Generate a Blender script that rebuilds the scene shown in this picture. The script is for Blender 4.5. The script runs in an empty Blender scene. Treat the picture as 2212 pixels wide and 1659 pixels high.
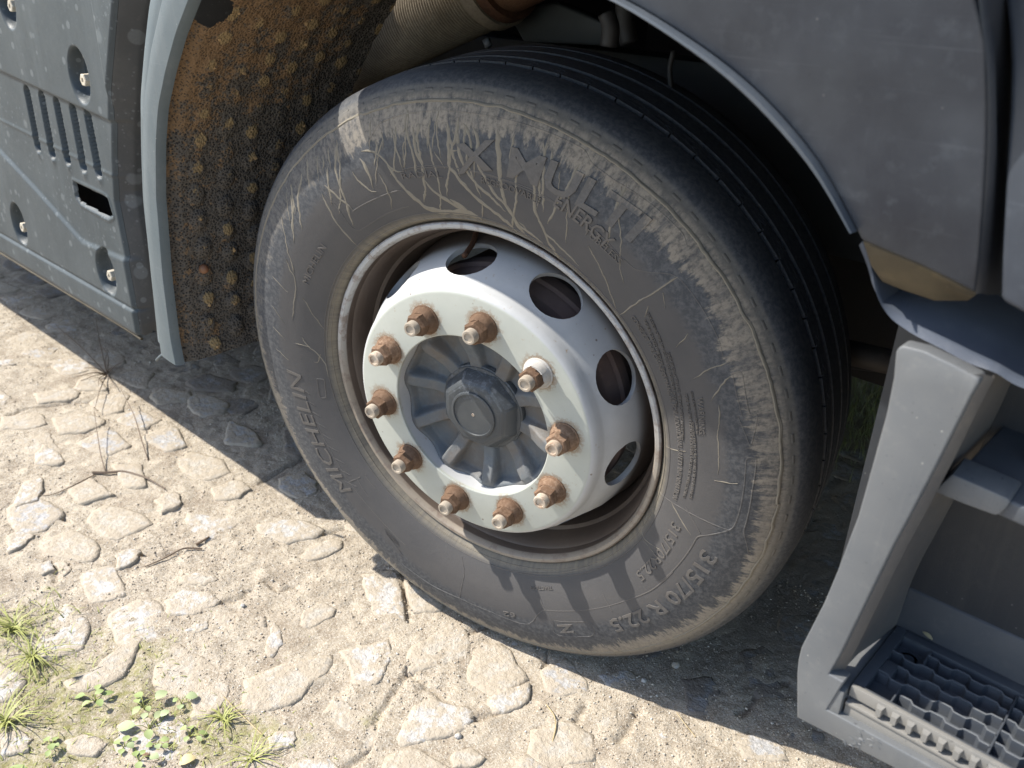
import bpy, bmesh, math, random
import numpy as np
from mathutils import Matrix, Vector

SC = bpy.context.scene
COL = SC.collection
rng = np.random.default_rng(7)
random.seed(7)

# ---------------------------------------------------------------- camera
CAM = np.array([0.84753258, -0.8921899, 1.14549102])
ROT = np.array([[0.73720784, 0.67488115, 0.03255804], [0.32129716, -0.3077649, -0.89557183], [-0.59438433, 0.67068338, -0.4437241]])
FPX, PW, PH_ = 1903.336951, 2212, 1659          # focal length in pixels of a 2212 x 1659 frame
cam = bpy.data.cameras.new('camera')
cam.sensor_width = 36.0
cam.lens = FPX / PW * 36.0
cam.clip_start = 0.05
cam.clip_end = 300
cam_o = bpy.data.objects.new('camera', cam)
COL.objects.link(cam_o)
m = np.eye(4)
m[:3, 0], m[:3, 1], m[:3, 2], m[:3, 3] = ROT[0], -ROT[1], -ROT[2], CAM
cam_o.matrix_world = Matrix(m.tolist())
cam.dof.use_dof = True
cam.dof.focus_distance = 1.30
cam.dof.aperture_fstop = 7.0
SC.camera = cam_o

# ---------------------------------------------------------------- light
SUN = np.array([0.70, 0.50, -1.0]); SUN /= np.linalg.norm(SUN)     # travel direction
w = bpy.data.worlds.new('World'); SC.world = w; w.use_nodes = True
nt = w.node_tree
sky = nt.nodes.new('ShaderNodeTexSky'); sky.sky_type = 'NISHITA'; sky.sun_disc = False
sky.sun_elevation = math.asin(-SUN[2])
sky.sun_rotation = math.atan2(-SUN[0], -SUN[1]) % (2 * math.pi)
bg = nt.nodes['Background']; bg.inputs[1].default_value = 0.15
nt.links.new(sky.outputs[0], bg.inputs[0])
sl = bpy.data.lights.new('sun', 'SUN'); sl.energy = 4.1; sl.angle = math.radians(0.53); sl.color = (1.0, 0.95, 0.86)
so = bpy.data.objects.new('sun', sl); COL.objects.link(so)
so.rotation_euler = Vector(SUN).to_track_quat('-Z', 'Y').to_euler()
vs = SC.view_settings
vs.view_transform = 'Standard'; vs.look = 'None'; vs.gamma = 1.0; vs.use_curve_mapping = False
vs.exposure = 0.96

# ---------------------------------------------------------------- geometry helpers
def ray(px, py):
    return ROT.T @ np.array([(px - PW / 2) / FPX, (py - PH_ / 2) / FPX, 1.0])
def on(px, py, ax, v):
    """point of the sight line through a pixel of the photograph on the plane axis = v"""
    r = ray(px, py); return CAM + (v - CAM[ax]) / r[ax] * r
def onp(px, py, p0, n):
    r = ray(px, py); p0 = np.array(p0); n = np.array(n); return CAM + ((p0 - CAM) @ n) / (r @ n) * r

ST, CB, PHI = 0.20142193817647658, 0.08321590829485155, 2.0134118816459177
cs, sn, ck, sk = math.cos(ST), math.sin(ST), math.cos(CB), math.sin(CB)
WM = np.array([[cs, -sn * ck, sn * sk], [sn, cs * ck, -cs * sk], [0, sk, ck]])   # wheel axes: forward, inboard, up
WO = np.array([0, 0, 0.497])
def w2l(p): return (np.asarray(p) - WO) @ WM
def l2w(p): return np.asarray(p) @ WM.T + WO

def tag(o, label=None, cat=None, group=None, kind=None):
    if label: o['label'] = label
    if cat: o['category'] = cat
    if group: o['group'] = group
    if kind: o['kind'] = kind
    return o
def link(name, me, parent=None):
    o = bpy.data.objects.new(name, me); COL.objects.link(o)
    if parent is not None: o.parent = parent
    return o
def mesh(name, V, F, mat, parent=None, smooth=True, attr=None, sharp=None):
    me = bpy.data.meshes.new(name)
    V = np.asarray(V, float)
    me.from_pydata(V.tolist(), [], [tuple(int(i) for i in f) for f in F])
    mats = mat if isinstance(mat, (list, tuple)) else [mat]
    for mm in mats: me.materials.append(mm)
    if smooth: me.shade_smooth()
    if sharp is not None:
        me.set_sharp_from_angle(angle=math.radians(sharp))
    if attr:
        for k, a in attr.items():
            at = me.attributes.new(k, 'FLOAT', 'POINT'); at.data.foreach_set('value', np.asarray(a, np.float32))
    me.update()
    return link(name, me, parent)
def gridmesh(name, P, mat, parent=None, attr=None, close_u=False, flip=False, smooth=True, sharp=None, skip=None):
    """P: (nu, nv, 3) array of points"""
    nu, nv = P.shape[:2]
    i = np.arange(nu * nv).reshape(nu, nv)
    if close_u: i = np.vstack([i, i[:1]])
    a, b, c, d = i[:-1, :-1], i[1:, :-1], i[1:, 1:], i[:-1, 1:]
    F = np.stack([a, b, c, d], -1)
    if flip: F = F[..., ::-1]
    if skip is not None: F = F[~skip]
    F = F.reshape(-1, 4)
    return fastmesh(name, P.reshape(-1, 3), F, mat, parent, attr, smooth, sharp)
def fastmesh(name, V, F, mat, parent=None, attr=None, smooth=True, sharp=None):
    F = np.asarray(F, np.int32); n = F.shape[1]
    me = bpy.data.meshes.new(name)
    me.vertices.add(len(V)); me.vertices.foreach_set('co', np.asarray(V, np.float32).ravel())
    me.loops.add(F.size); me.loops.foreach_set('vertex_index', F.ravel())
    me.polygons.add(len(F)); me.polygons.foreach_set('loop_start', np.arange(len(F), dtype=np.int32) * n)
    me.polygons.foreach_set('loop_total', np.full(len(F), n, np.int32))
    for mm in (mat if isinstance(mat, (list, tuple)) else [mat]): me.materials.append(mm)
    me.update(calc_edges=True); me.validate()
    if smooth: me.shade_smooth()
    if sharp is not None: me.set_sharp_from_angle(angle=math.radians(sharp))
    if attr:
        for k, a in attr.items():
            at = me.attributes.new(k, 'FLOAT', 'POINT'); at.data.foreach_set('value', np.asarray(a, np.float32).ravel())
    return link(name, me, parent)
def lathe(prof, n=96, a0=0.0, a1=2 * math.pi):
    """prof: (d, r) pairs -> (n, len, 3) grid about the wheel's y axis"""
    prof = np.asarray(prof, float); full = abs(a1 - a0) >= 2 * math.pi - 1e-6
    th = np.linspace(a0, a1, n, endpoint=not full)
    P = np.zeros((n, len(prof), 3))
    P[..., 0] = np.cos(th)[:, None] * prof[:, 1]; P[..., 2] = np.sin(th)[:, None] * prof[:, 1]; P[..., 1] = prof[:, 0]
    return P
def boxvf(x0, x1, y0, y1, z0, z1):
    V = [(x, y, z) for x in (x0, x1) for y in (y0, y1) for z in (z0, z1)]
    F = [(0, 1, 3, 2), (4, 6, 7, 5), (0, 4, 5, 1), (2, 3, 7, 6), (0, 2, 6, 4), (1, 5, 7, 3)]
    return V, F
def bevel_obj(o, wd, seg=2, ang=30):
    bm = bmesh.new(); bm.from_mesh(o.data)
    ed = [e for e in bm.edges if len(e.link_faces) == 2 and e.calc_face_angle(0) > math.radians(ang)]
    bmesh.ops.bevel(bm, geom=ed, offset=wd, segments=seg, affect='EDGES', profile=0.6, clamp_overlap=True)
    bm.to_mesh(o.data); bm.free(); o.data.shade_smooth(); o.data.set_sharp_from_angle(angle=math.radians(50))
def box(name, x0, x1, y0, y1, z0, z1, mat, parent=None, bev=0.0):
    V, F = boxvf(x0, x1, y0, y1, z0, z1)
    o = mesh(name, V, F, mat, parent, smooth=False)
    if bev: bevel_obj(o, bev)
    return o
def boxes(name, L, mat, parent=None):
    V, F = [], []
    for b in L:
        v, f = boxvf(*b); k = len(V); V += v; F += [tuple(i + k for i in q) for q in f]
    return mesh(name, V, F, mat, parent, smooth=False)
def prism(name, outer, mat, parent=None, depth=(0, 0.01, 0), bev=0.0, bang=30):
    """planar polygon of 3D points pushed along depth, rims bevelled"""
    bm = bmesh.new()
    vs_ = [bm.verts.new(p) for p in outer]
    f = bm.faces.new(vs_)
    r = bmesh.ops.extrude_face_region(bm, geom=[f])
    bmesh.ops.translate(bm, vec=Vector(depth), verts=[v for v in r['geom'] if isinstance(v, bmesh.types.BMVert)])
    bmesh.ops.recalc_face_normals(bm, faces=bm.faces)
    if bev:
        ed = [e for e in bm.edges if len(e.link_faces) == 2 and e.calc_face_angle(0) > math.radians(bang)]
        bmesh.ops.bevel(bm, geom=ed, offset=bev, segments=3, affect='EDGES', profile=0.5, clamp_overlap=True)
    bmesh.ops.triangulate(bm, faces=[f for f in bm.faces if len(f.verts) > 4])
    me = bpy.data.meshes.new(name); bm.to_mesh(me); bm.free(); me.materials.append(mat)
    me.shade_smooth(); me.set_sharp_from_angle(angle=math.radians(35))
    return link(name, me, parent)
def tube(pts, rad, n=6):
    pts = np.asarray(pts, float); k = len(pts)
    rad = np.broadcast_to(np.asarray(rad, float), (k,))
    T = np.gradient(pts, axis=0); T /= np.linalg.norm(T, axis=1)[:, None] + 1e-12
    up = np.array([0.3, 0.2, 0.93]); A = np.cross(T, up); A /= np.linalg.norm(A, axis=1)[:, None] + 1e-12; B = np.cross(T, A)
    a = np.linspace(0, 2 * np.pi, n, endpoint=False)
    P = pts[:, None] + rad[:, None, None] * (np.cos(a)[None, :, None] * A[:, None] + np.sin(a)[None, :, None] * B[:, None])
    V = P.reshape(-1, 3); F = []
    for i in range(k - 1):
        for j in range(n):
            F.append((i * n + j, i * n + (j + 1) % n, (i + 1) * n + (j + 1) % n, (i + 1) * n + j))
    F.append(tuple(range(n - 1, -1, -1))); F.append(tuple((k - 1) * n + j for j in range(n)))
    return V, F
class MB:
    def __init__(s): s.V, s.F, s.M = [], [], []
    def add(s, V, F, mi=0):
        k = len(s.V); s.V += [tuple(v) for v in V]; s.F += [tuple(int(i) + k for i in f) for f in F]; s.M += [mi] * len(F)
    def build(s, name, mats, parent=None, smooth=True, sharp=40):
        o = mesh(name, s.V, s.F, mats, parent, smooth, sharp=sharp if smooth else None)
        o.data.polygons.foreach_set('material_index', np.array(s.M, np.int32)); return o
def resample(P, n):
    P = np.asarray(P, float); d = np.r_[0, np.cumsum(np.linalg.norm(np.diff(P, axis=0), axis=1))]
    t = np.linspace(0, d[-1], n); return np.stack([np.interp(t, d, P[:, k]) for k in range(P.shape[1])], 1)
def smooth_poly(P, n, it=3):
    P = resample(P, n)
    for _ in range(it): P[1:-1] = 0.5 * P[1:-1] + 0.25 * (P[:-2] + P[2:])
    return P
# value noise on numpy arrays
_T = np.random.default_rng(3).random((256, 256)).astype(np.float32)
def vnoise(x, y):
    xi, yi = np.floor(x).astype(int), np.floor(y).astype(int); fx, fy = x - xi, y - yi
    fx = fx * fx * (3 - 2 * fx); fy = fy * fy * (3 - 2 * fy)
    g = lambda a, b: _T[a % 256, b % 256]
    return (g(xi, yi) * (1 - fx) + g(xi + 1, yi) * fx) * (1 - fy) + (g(xi, yi + 1) * (1 - fx) + g(xi + 1, yi + 1) * fx) * fy
def fbm(x, y, o=4, g=0.5):
    s, a, t = 0, 1, 0
    for k in range(o):
        s = s + a * vnoise(x * 2 ** k + 17.3 * k, y * 2 ** k + 5.1 * k); t += a; a *= g
    return s / t
def sstep(a, b, x):
    t = np.clip((x - a) / (b - a), 0, 1); return t * t * (3 - 2 * t)

# ---------------------------------------------------------------- material helpers
class Mat:
    def __init__(s, name):
        s.m = bpy.data.materials.new(name); s.m.use_nodes = True; s.t = s.m.node_tree
        s.b = s.t.nodes['Principled BSDF']; s._tc = None
    def node(s, ty, **kw):
        n = s.t.nodes.new(ty)
        for k, v in kw.items(): setattr(n, k, v)
        return n
    def put(s, sock, v):
        if isinstance(v, bpy.types.NodeSocket): s.t.links.new(v, sock)
        else:
            if sock.type == 'RGBA' and len(v) == 3: v = (*v, 1)
            sock.default_value = v
    def obj(s):
        if s._tc is None: s._tc = s.node('ShaderNodeTexCoord')
        return s._tc.outputs['Object']
    def pos(s): return s.node('ShaderNodeNewGeometry').outputs['Position']
    def normal(s): return s.node('ShaderNodeNewGeometry').outputs['Normal']
    def scale(s, v, xyz):
        n = s.node('ShaderNodeVectorMath', operation='MULTIPLY'); s.put(n.inputs[0], v); n.inputs[1].default_value = xyz; return n.outputs[0]
    def noise(s, v, sc, det=4, ro=0.55, dist=0.0):
        n = s.node('ShaderNodeTexNoise'); s.put(n.inputs['Vector'], v); n.inputs['Scale'].default_value = sc
        n.inputs['Detail'].default_value = det; n.inputs['Roughness'].default_value = ro; n.inputs['Distortion'].default_value = dist
        return n.outputs[0]
    def vor(s, v, sc, feat='F1', out='Distance', rnd=1.0):
        n = s.node('ShaderNodeTexVoronoi', feature=feat); s.put(n.inputs['Vector'], v); n.inputs['Scale'].default_value = sc
        n.inputs['Randomness'].default_value = rnd; return n.outputs[out]
    def ramp(s, f, *st):
        n = s.node('ShaderNodeValToRGB'); s.put(n.inputs[0], f); e = n.color_ramp.elements
        while len(e) < len(st): e.new(0.5)
        for k, (p, c) in enumerate(st):
            e[k].position = p; e[k].color = (c, c, c, 1) if isinstance(c, (int, float)) else (*c, 1)
        return n.outputs[0]
    def mix(s, f, a, b, mode='MIX'):
        n = s.node('ShaderNodeMix', data_type='RGBA', blend_type=mode); s.put(n.inputs[0], f); s.put(n.inputs[6], a); s.put(n.inputs[7], b); return n.outputs[2]
    def math(s, op, a, b=0.0, c=None, clamp=False):
        n = s.node('ShaderNodeMath', operation=op, use_clamp=clamp); s.put(n.inputs[0], a); s.put(n.inputs[1], b)
        if c is not None: s.put(n.inputs[2], c)
        return n.outputs[0]
    def sstep(s, v, a, b):
        n = s.node('ShaderNodeMapRange', interpolation_type='SMOOTHSTEP'); s.put(n.inputs[0], v); s.put(n.inputs[1], a); s.put(n.inputs[2], b); return n.outputs[0]
    def sep(s, v):
        n = s.node('ShaderNodeSeparateXYZ'); s.put(n.inputs[0], v); return n.outputs
    def comb(s, x, y, z):
        n = s.node('ShaderNodeCombineXYZ'); s.put(n.inputs[0], x); s.put(n.inputs[1], y); s.put(n.inputs[2], z); return n.outputs[0]
    def attr(s, name): return s.node('ShaderNodeAttribute', attribute_name=name).outputs['Fac']
    def bump(s, h, dist=0.001, st=1.0, nrm=None):
        n = s.node('ShaderNodeBump'); s.put(n.inputs['Height'], h); n.inputs['Distance'].default_value = dist; n.inputs['Strength'].default_value = st
        if nrm is not None: s.put(n.inputs['Normal'], nrm)
        return n.outputs[0]
    def done(s, color, rough=0.6, normal=None, metal=0.0, spec=0.5):
        s.put(s.b.inputs['Base Color'], color); s.put(s.b.inputs['Roughness'], rough); s.put(s.b.inputs['Metallic'], metal)
        s.b.inputs['Specular IOR Level'].default_value = spec
        if normal is not None: s.put(s.b.inputs['Normal'], normal)
        return s.m

# ---------------------------------------------------------------- materials
def plastic(name, base, rough=0.55, dust=(0.30, 0.28, 0.24), dustf=0.25, spots=0.0, bumpd=0.0004, spotcol=(0.24, 0.26, 0.27), scr=0.0, chips=0.0, wave=0.0, streak=0.0):
    M = Mat(name); v = M.obj()
    n1 = M.noise(v, 7, 5, 0.6); n2 = M.noise(v, 60, 4, 0.65)
    c = M.mix(M.ramp(n1, (0.35, 0.0), (0.7, dustf)), base, dust)
    c = M.mix(M.ramp(n2, (0.55, 0.0), (0.72, dustf * 0.8)), c, dust)
    if spots:
        for sc, lo, hi, a in ((16, 0.16, 0.20, 0.55), (42, 0.20, 0.26, 0.6), (110, 0.22, 0.3, 0.5)):
            d = M.vor(v, sc)
            rnd = M.vor(v, sc, out='Color')
            on_ = M.sstep(M.sep(rnd)[0], 0.60, 0.62)
            size = M.math('MULTIPLY', M.sep(rnd)[1], 0.30)
            k = M.math('SUBTRACT', 1.0, M.sstep(M.math('SUBTRACT', d, size), 0.0, 0.05), clamp=True)
            ringk = M.math('ADD', 0.55, M.math('MULTIPLY', M.noise(v, 260, 2), 0.45))
            c = M.mix(M.math('MULTIPLY', M.math('MULTIPLY', M.math('MULTIPLY', k, on_), spots * a), ringk), c, spotcol)
    if scr:
        sv = M.scale(v, (3.0, 3.0, 110.0)); s1 = M.noise(sv, 2.2, 3, 0.7)
        c = M.mix(M.ramp(s1, (0.62, 0.0), (0.72, scr)), c, (0.22, 0.24, 0.27))
    if streak:                                            # dirty runs washed down the panel
        s2 = M.noise(M.scale(v, (26.0, 26.0, 2.2)), 1.0, 5, 0.7); c = M.mix(M.ramp(s2, (0.50, 0.0), (0.72, streak)), c, dust)
    if chips:                                             # stone chips and specks
        s3 = M.noise(v, 210, 3, 0.65); c = M.mix(M.ramp(s3, (0.655, 0.0), (0.70, chips)), c, [q * 0.35 for q in base])
        d5 = M.vor(v, 75); k5 = M.sep(M.vor(v, 75, out='Color'))[1]
        c = M.mix(M.math('MULTIPLY', M.math('MULTIPLY', M.math('SUBTRACT', 1.0, M.sstep(d5, 0.03, 0.09), clamp=True), M.sstep(k5, 0.80, 0.84)), chips), c, (0.40, 0.39, 0.36))
    r = M.math('ADD', rough - 0.08, M.math('MULTIPLY', n2, 0.2))
    grain = M.noise(v, 900, 2, 0.6)
    nb = M.bump(grain, bumpd, 0.6)
    if wave: nb = M.bump(M.noise(v, 4.5, 2, 0.4), wave, 1.0, nb)
    M.done(c, r, nb); return M.m

M_PANEL = plastic('panel_plastic', (0.025, 0.036, 0.043), 0.5, (0.082, 0.098, 0.106), 0.3, spots=0.85, spotcol=(0.16, 0.18, 0.19), chips=0.4, streak=0.3)
M_PANELEDGE = plastic('panel_edge_plastic', (0.030, 0.032, 0.035), 0.55, (0.16, 0.15, 0.13), 0.2, spots=0.5)
M_STRIP = plastic('mudguard_rubber', (0.074, 0.096, 0.106), 0.6, (0.17, 0.18, 0.178), 0.25, scr=0.12, chips=0.5, streak=0.25)
M_FENDER = plastic('fender_plastic', (0.015, 0.020, 0.031), 0.40, (0.048, 0.057, 0.071), 0.9, bumpd=0.0002, scr=0.08, chips=0.2, wave=0.02, streak=0.35)
M_STEP = plastic('step_plastic', (0.094, 0.101, 0.109), 0.5, (0.19, 0.188, 0.178), 0.35, chips=0.55, wave=0.008, streak=0.4)
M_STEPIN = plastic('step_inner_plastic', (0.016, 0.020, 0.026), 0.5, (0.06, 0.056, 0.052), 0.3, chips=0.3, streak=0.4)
M_STEPWALL = plastic('step_wall_plastic', (0.105, 0.10, 0.098), 0.55, (0.22, 0.19, 0.15), 0.4)
M_TREADP = plastic('tread_plastic', (0.045, 0.053, 0.067), 0.45, (0.14, 0.14, 0.135), 0.3, chips=0.4)
M_TEETH = plastic('worn_edge_plastic', (0.15, 0.148, 0.142), 0.55, (0.26, 0.24, 0.21), 0.45, chips=0.6)
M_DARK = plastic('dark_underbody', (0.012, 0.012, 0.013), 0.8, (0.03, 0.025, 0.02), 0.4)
M_UNDER = plastic('dusty_underside', (0.040, 0.032, 0.020), 0.75, (0.115, 0.088, 0.048), 1.0, chips=0.6)

def rust_mat(name, a, b, c, bumpd=0.0012, vary=0.8):
    M = Mat(name); v = M.obj()
    n = M.noise(v, 55, 5, 0.65); n2 = M.noise(v, 220, 4, 0.6)
    col = M.mix(M.ramp(n, (0.35, 0), (0.65, 1)), a, b); col = M.mix(M.ramp(n2, (0.48, 0), (0.68, 0.75)), col, c)
    rn = M.node('ShaderNodeObjectInfo').outputs['Random']
    col = M.mix(M.math('MULTIPLY', M.sstep(rn, 0.45, 1.0), vary), col, M.mix(n, [q * 0.5 for q in a], [q * 0.85 for q in b]))
    if vary: col = M.mix(M.math('MULTIPLY', M.sstep(rn, 0.5, 0.0), 0.45), col, M.mix(n, c, [min(1, q * 1.25) for q in c]))
    M.done(col, 0.85, M.bump(n2, bumpd, 0.8), spec=0.25); return M.m
M_RUST = rust_mat('rusty_nut', (0.125, 0.072, 0.045), (0.205, 0.125, 0.078), (0.275, 0.19, 0.13))
M_STUD = rust_mat('worn_stud', (0.42, 0.35, 0.27), (0.50, 0.44, 0.36), (0.24, 0.14, 0.085), 0.0006)
M_CHROME = rust_mat('plated_washer', (0.55, 0.52, 0.48), (0.62, 0.60, 0.57), (0.33, 0.22, 0.14), 0.0004)
M_CLAMP = rust_mat('rusty_pipe', (0.06, 0.03, 0.018), (0.12, 0.055, 0.03), (0.16, 0.09, 0.05))
M_BELLOW = rust_mat('dusty_bellows', (0.16, 0.13, 0.092), (0.21, 0.175, 0.125), (0.11, 0.09, 0.062), 0.0005, 0.0)
M_BOLT = rust_mat('bright_bolt', (0.50, 0.45, 0.36), (0.58, 0.53, 0.44), (0.38, 0.28, 0.17), 0.0003)

def rim_mat(name='wheel_silver_paint'):
    M = Mat(name); v = M.obj(); x, y, z = M.sep(v)
    r = M.math('SQRT', M.math('ADD', M.math('MULTIPLY', x, x), M.math('MULTIPLY', z, z)))
    th = M.math('ARCTAN2', z, x)
    n = M.noise(v, 30, 5, 0.6); n2 = M.noise(v, 150, 4, 0.7)
    silver = M.mix(n, (0.37, 0.375, 0.378), (0.48, 0.482, 0.48))
    cream = M.mix(n, (0.355, 0.368, 0.328), (0.435, 0.447, 0.402))
    flat = M.math('MULTIPLY', M.sstep(y, -0.034, -0.040), M.sstep(r, 0.2095, 0.207))
    c = M.mix(flat, silver, cream)
    # rust bloom round the studs
    dth = M.math('SUBTRACT', M.math('MODULO', M.math('ADD', M.math('SUBTRACT', th, PHI), 10 * math.pi / 5 + 2 * math.pi + math.pi / 10), math.pi / 5), math.pi / 10)
    du = M.math('MULTIPLY', dth, 0.1675); dr = M.math('SUBTRACT', r, 0.1675)
    ds = M.math('SQRT', M.math('ADD', M.math('MULTIPLY', du, du), M.math('MULTIPLY', dr, dr)))
    k = M.math('SUBTRACT', 1.0, M.sstep(M.math('ADD', ds, M.math('MULTIPLY', M.math('SUBTRACT', n2, 0.5), 0.040)), 0.024, 0.032), clamp=True)
    k = M.math('MULTIPLY', k, flat)
    c = M.mix(M.math('MULTIPLY', k, M.ramp(n2, (0.3, 0.15), (0.55, 0.95))), c, (0.23, 0.145, 0.08))
    # small chips and rust specks
    d = M.vor(v, 42); rn = M.sep(M.vor(v, 42, out='Color'))[0]
    sp = M.math('MULTIPLY', M.math('SUBTRACT', 1.0, M.sstep(d, 0.05, 0.10), clamp=True), M.sstep(rn, 0.42, 0.46))
    c = M.mix(M.math('MULTIPLY', sp, 0.8), c, (0.14, 0.10, 0.07))
    c = M.mix(M.math('MULTIPLY', M.sstep(M.noise(v, 95, 5, 0.7), 0.62, 0.72), 0.7), c, (0.30, 0.20, 0.10))
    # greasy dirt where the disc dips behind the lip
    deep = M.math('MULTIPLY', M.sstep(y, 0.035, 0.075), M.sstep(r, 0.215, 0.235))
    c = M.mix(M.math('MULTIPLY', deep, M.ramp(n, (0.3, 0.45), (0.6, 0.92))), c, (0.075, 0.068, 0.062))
    # barrel: brown film
    bar = M.math('MULTIPLY', M.sstep(r, 0.243, 0.250), M.sstep(y, 0.0055, 0.0085))
    bn = M.noise(M.comb(M.math('MULTIPLY', th, 3.0), M.math('MULTIPLY', y, 40.0), 0.0), 2.0, 5, 0.65)
    bc = M.mix(bn, (0.070, 0.052, 0.043), (0.120, 0.091, 0.071))
    bc = M.mix(M.ramp(M.noise(v, 38, 5, 0.7), (0.58, 0), (0.74, 0.4)), bc, (0.15, 0.13, 0.115))
    c = M.mix(bar, c, bc)
    # lip scuffs
    lip = M.math('MULTIPLY', M.sstep(r, 0.283, 0.285), M.sstep(y, 0.010, 0.007))
    ln = M.noise(v, 30, 4, 0.7)
    low = M.sstep(z, 0.12, -0.06)
    c = M.mix(lip, c, M.mix(low, (0.37, 0.37, 0.365), (0.25, 0.212, 0.17)))
    c = M.mix(M.math('MULTIPLY', lip, M.ramp(M.noise(v, 45, 5, 0.7), (0.50, 0), (0.64, 0.75))), c, (0.17, 0.125, 0.10))
    edge = M.sstep(M.math('ADD', r, M.math('MULTIPLY', M.math('SUBTRACT', ln, 0.5), 0.006)), 0.2965, 0.2985)
    c = M.mix(M.math('MULTIPLY', edge, 0.75), c, (0.075, 0.045, 0.035))
    M.done(c, M.math('ADD', 0.38, M.math('MULTIPLY', n2, 0.25)), M.bump(n2, 0.0004, 0.35)); return M.m
M_RIM = rim_mat()

def hub_mat():
    M = Mat('hub_casting'); v = M.obj()
    n = M.noise(v, 14, 4, 0.6); n2 = M.noise(v, 420, 3, 0.6)
    c = M.mix(M.ramp(n, (0.40, 0), (0.62, 0.85)), (0.100, 0.112, 0.122), (0.130, 0.110, 0.092))
    c = M.mix(M.ramp(M.noise(v, 60, 5, 0.7), (0.5, 0), (0.75, 0.5)), c, (0.18, 0.19, 0.19))
    M.done(c, 0.65, M.bump(n2, 0.0009, 0.6)); return M.m
M_HUB = hub_mat()
def cap_mat():
    M = Mat('hub_cap_plastic'); v = M.obj(); z = M.sep(v)[2]
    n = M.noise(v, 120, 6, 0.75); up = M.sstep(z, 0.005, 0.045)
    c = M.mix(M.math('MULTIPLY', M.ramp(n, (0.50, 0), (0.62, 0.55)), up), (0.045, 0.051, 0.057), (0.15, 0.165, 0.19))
    c = M.mix(M.ramp(M.noise(v, 18, 3), (0.4, 0), (0.7, 0.4)), c, (0.09, 0.092, 0.09))
    M.done(c, 0.48, M.bump(n, 0.0004, 0.4)); return M.m
M_CAP = cap_mat()

def tyre_mat(name='tyre_rubber', lift=0.0):
    M = Mat(name); v = M.obj(); x, y, z = M.sep(v)
    r = M.math('SQRT', M.math('ADD', M.math('MULTIPLY', x, x), M.math('MULTIPLY', z, z)))
    th = M.math('ARCTAN2', z, x)
    cx = M.math('DIVIDE', x, r); cz = M.math('DIVIDE', z, r)
    # polar noise space without a seam: direction on a circle plus radius
    def pol(ka, kr): return M.comb(M.math('MULTIPLY', cx, ka), M.math('MULTIPLY', cz, ka), M.math('MULTIPLY', r, kr))
    broad = M.noise(pol(1.6, 8), 1.5, 4, 0.6); streak = M.noise(pol(20, 14), 2.0, 4, 0.7); fine = M.noise(pol(60, 40), 2.2, 4, 0.7)
    grit = M.noise(v, 160, 5, 0.7)
    rub = M.mix(broad, (0.024, 0.028, 0.036), (0.042, 0.046, 0.053))
    film = M.mix(M.ramp(broad, (0.3, 0.35), (0.7, 0.60)), rub, (0.106, 0.096, 0.089))           # dust film, inner sidewall
    clean = M.sstep(M.math('ADD', r, M.math('MULTIPLY', M.math('SUBTRACT', streak, 0.5), 0.030)), 0.392, 0.412)
    c = M.mix(clean, film, M.mix(M.ramp(grit, (0.42, 0.08), (0.62, 0.6)), rub, (0.115, 0.115, 0.118)))
    # dried mud belt with a ragged inner border
    amt = M.math('MULTIPLY', M.math('SUBTRACT', streak, 0.5), 0.060)
    amt = M.math('ADD', amt, M.math('MULTIPLY', M.math('SUBTRACT', fine, 0.5), 0.030))
    rr = M.math('ADD', M.math('ADD', r, amt), M.math('MULTIPLY', M.math('SUBTRACT', broad, 0.5), 0.075))
    upper = M.sstep(z, -0.05, 0.25)
    inner = M.math('SUBTRACT', 0.447, M.math('MULTIPLY', upper, 0.018))
    belt = M.math('MULTIPLY', M.sstep(rr, inner, M.math('ADD', inner, 0.012)), M.math('SUBTRACT', 1.0, M.sstep(M.math('ADD', r, M.math('MULTIPLY', amt, 0.25)), 0.476, 0.487), clamp=True))
    mott = M.math('MULTIPLY', M.ramp(streak, (0.36, 0.25), (0.56, 1.0)), M.ramp(grit, (0.30, 0.35), (0.52, 1.0)))
    low = M.sstep(z, 0.12, -0.12)
    mott = M.math('MAXIMUM', mott, M.math('MULTIPLY', low, M.ramp(fine, (0.30, 0.45), (0.55, 0.95))))
    left = M.math('MULTIPLY', M.sstep(x, -0.10, -0.32), M.sstep(z, -0.06, 0.10)); mott = M.math('MULTIPLY', mott, M.math('SUBTRACT', 1.0, M.math('MULTIPLY', left, 0.65)))
    mud = M.mix(grit, (0.19, 0.165, 0.135), (0.285, 0.25, 0.203))
    c = M.mix(M.math('MULTIPLY', belt, mott), c, mud)
    # faint dust on the outer shoulder
    sh = M.math('MULTIPLY', M.sstep(r, 0.470, 0.482), M.sstep(r, 0.4925, 0.487))
    c = M.mix(M.math('MULTIPLY', sh, M.ramp(fine, (0.3, 0.3), (0.6, 0.75))), c, (0.125, 0.115, 0.10))
    bead = M.math('MULTIPLY', M.sstep(r, 0.318, 0.306), M.ramp(streak, (0.3, 0.3), (0.6, 0.9)))
    c = M.mix(bead, c, (0.19, 0.165, 0.125))
    tread = M.sstep(M.math('ADD', r, M.math('MULTIPLY', M.math('SUBTRACT', fine, 0.5), 0.014)), 0.488, 0.497)
    c = M.mix(M.math('MULTIPLY', tread, 0.85), c, M.mix(M.ramp(grit, (0.4, 0), (0.7, 0.6)), (0.028, 0.032, 0.041), (0.105, 0.104, 0.102)))
    if lift: c = M.mix(lift, c, (0.16, 0.14, 0.12))
    M.done(c, M.math('ADD', 0.62, M.math('MULTIPLY', belt, 0.25)), M.bump(M.math('ADD', grit, M.math('MULTIPLY', fine, 0.6)), 0.0008, 0.55), spec=0.4); return M.m
M_TYRE = tyre_mat()
M_LETTER = tyre_mat('tyre_relief', 0.42)
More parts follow.
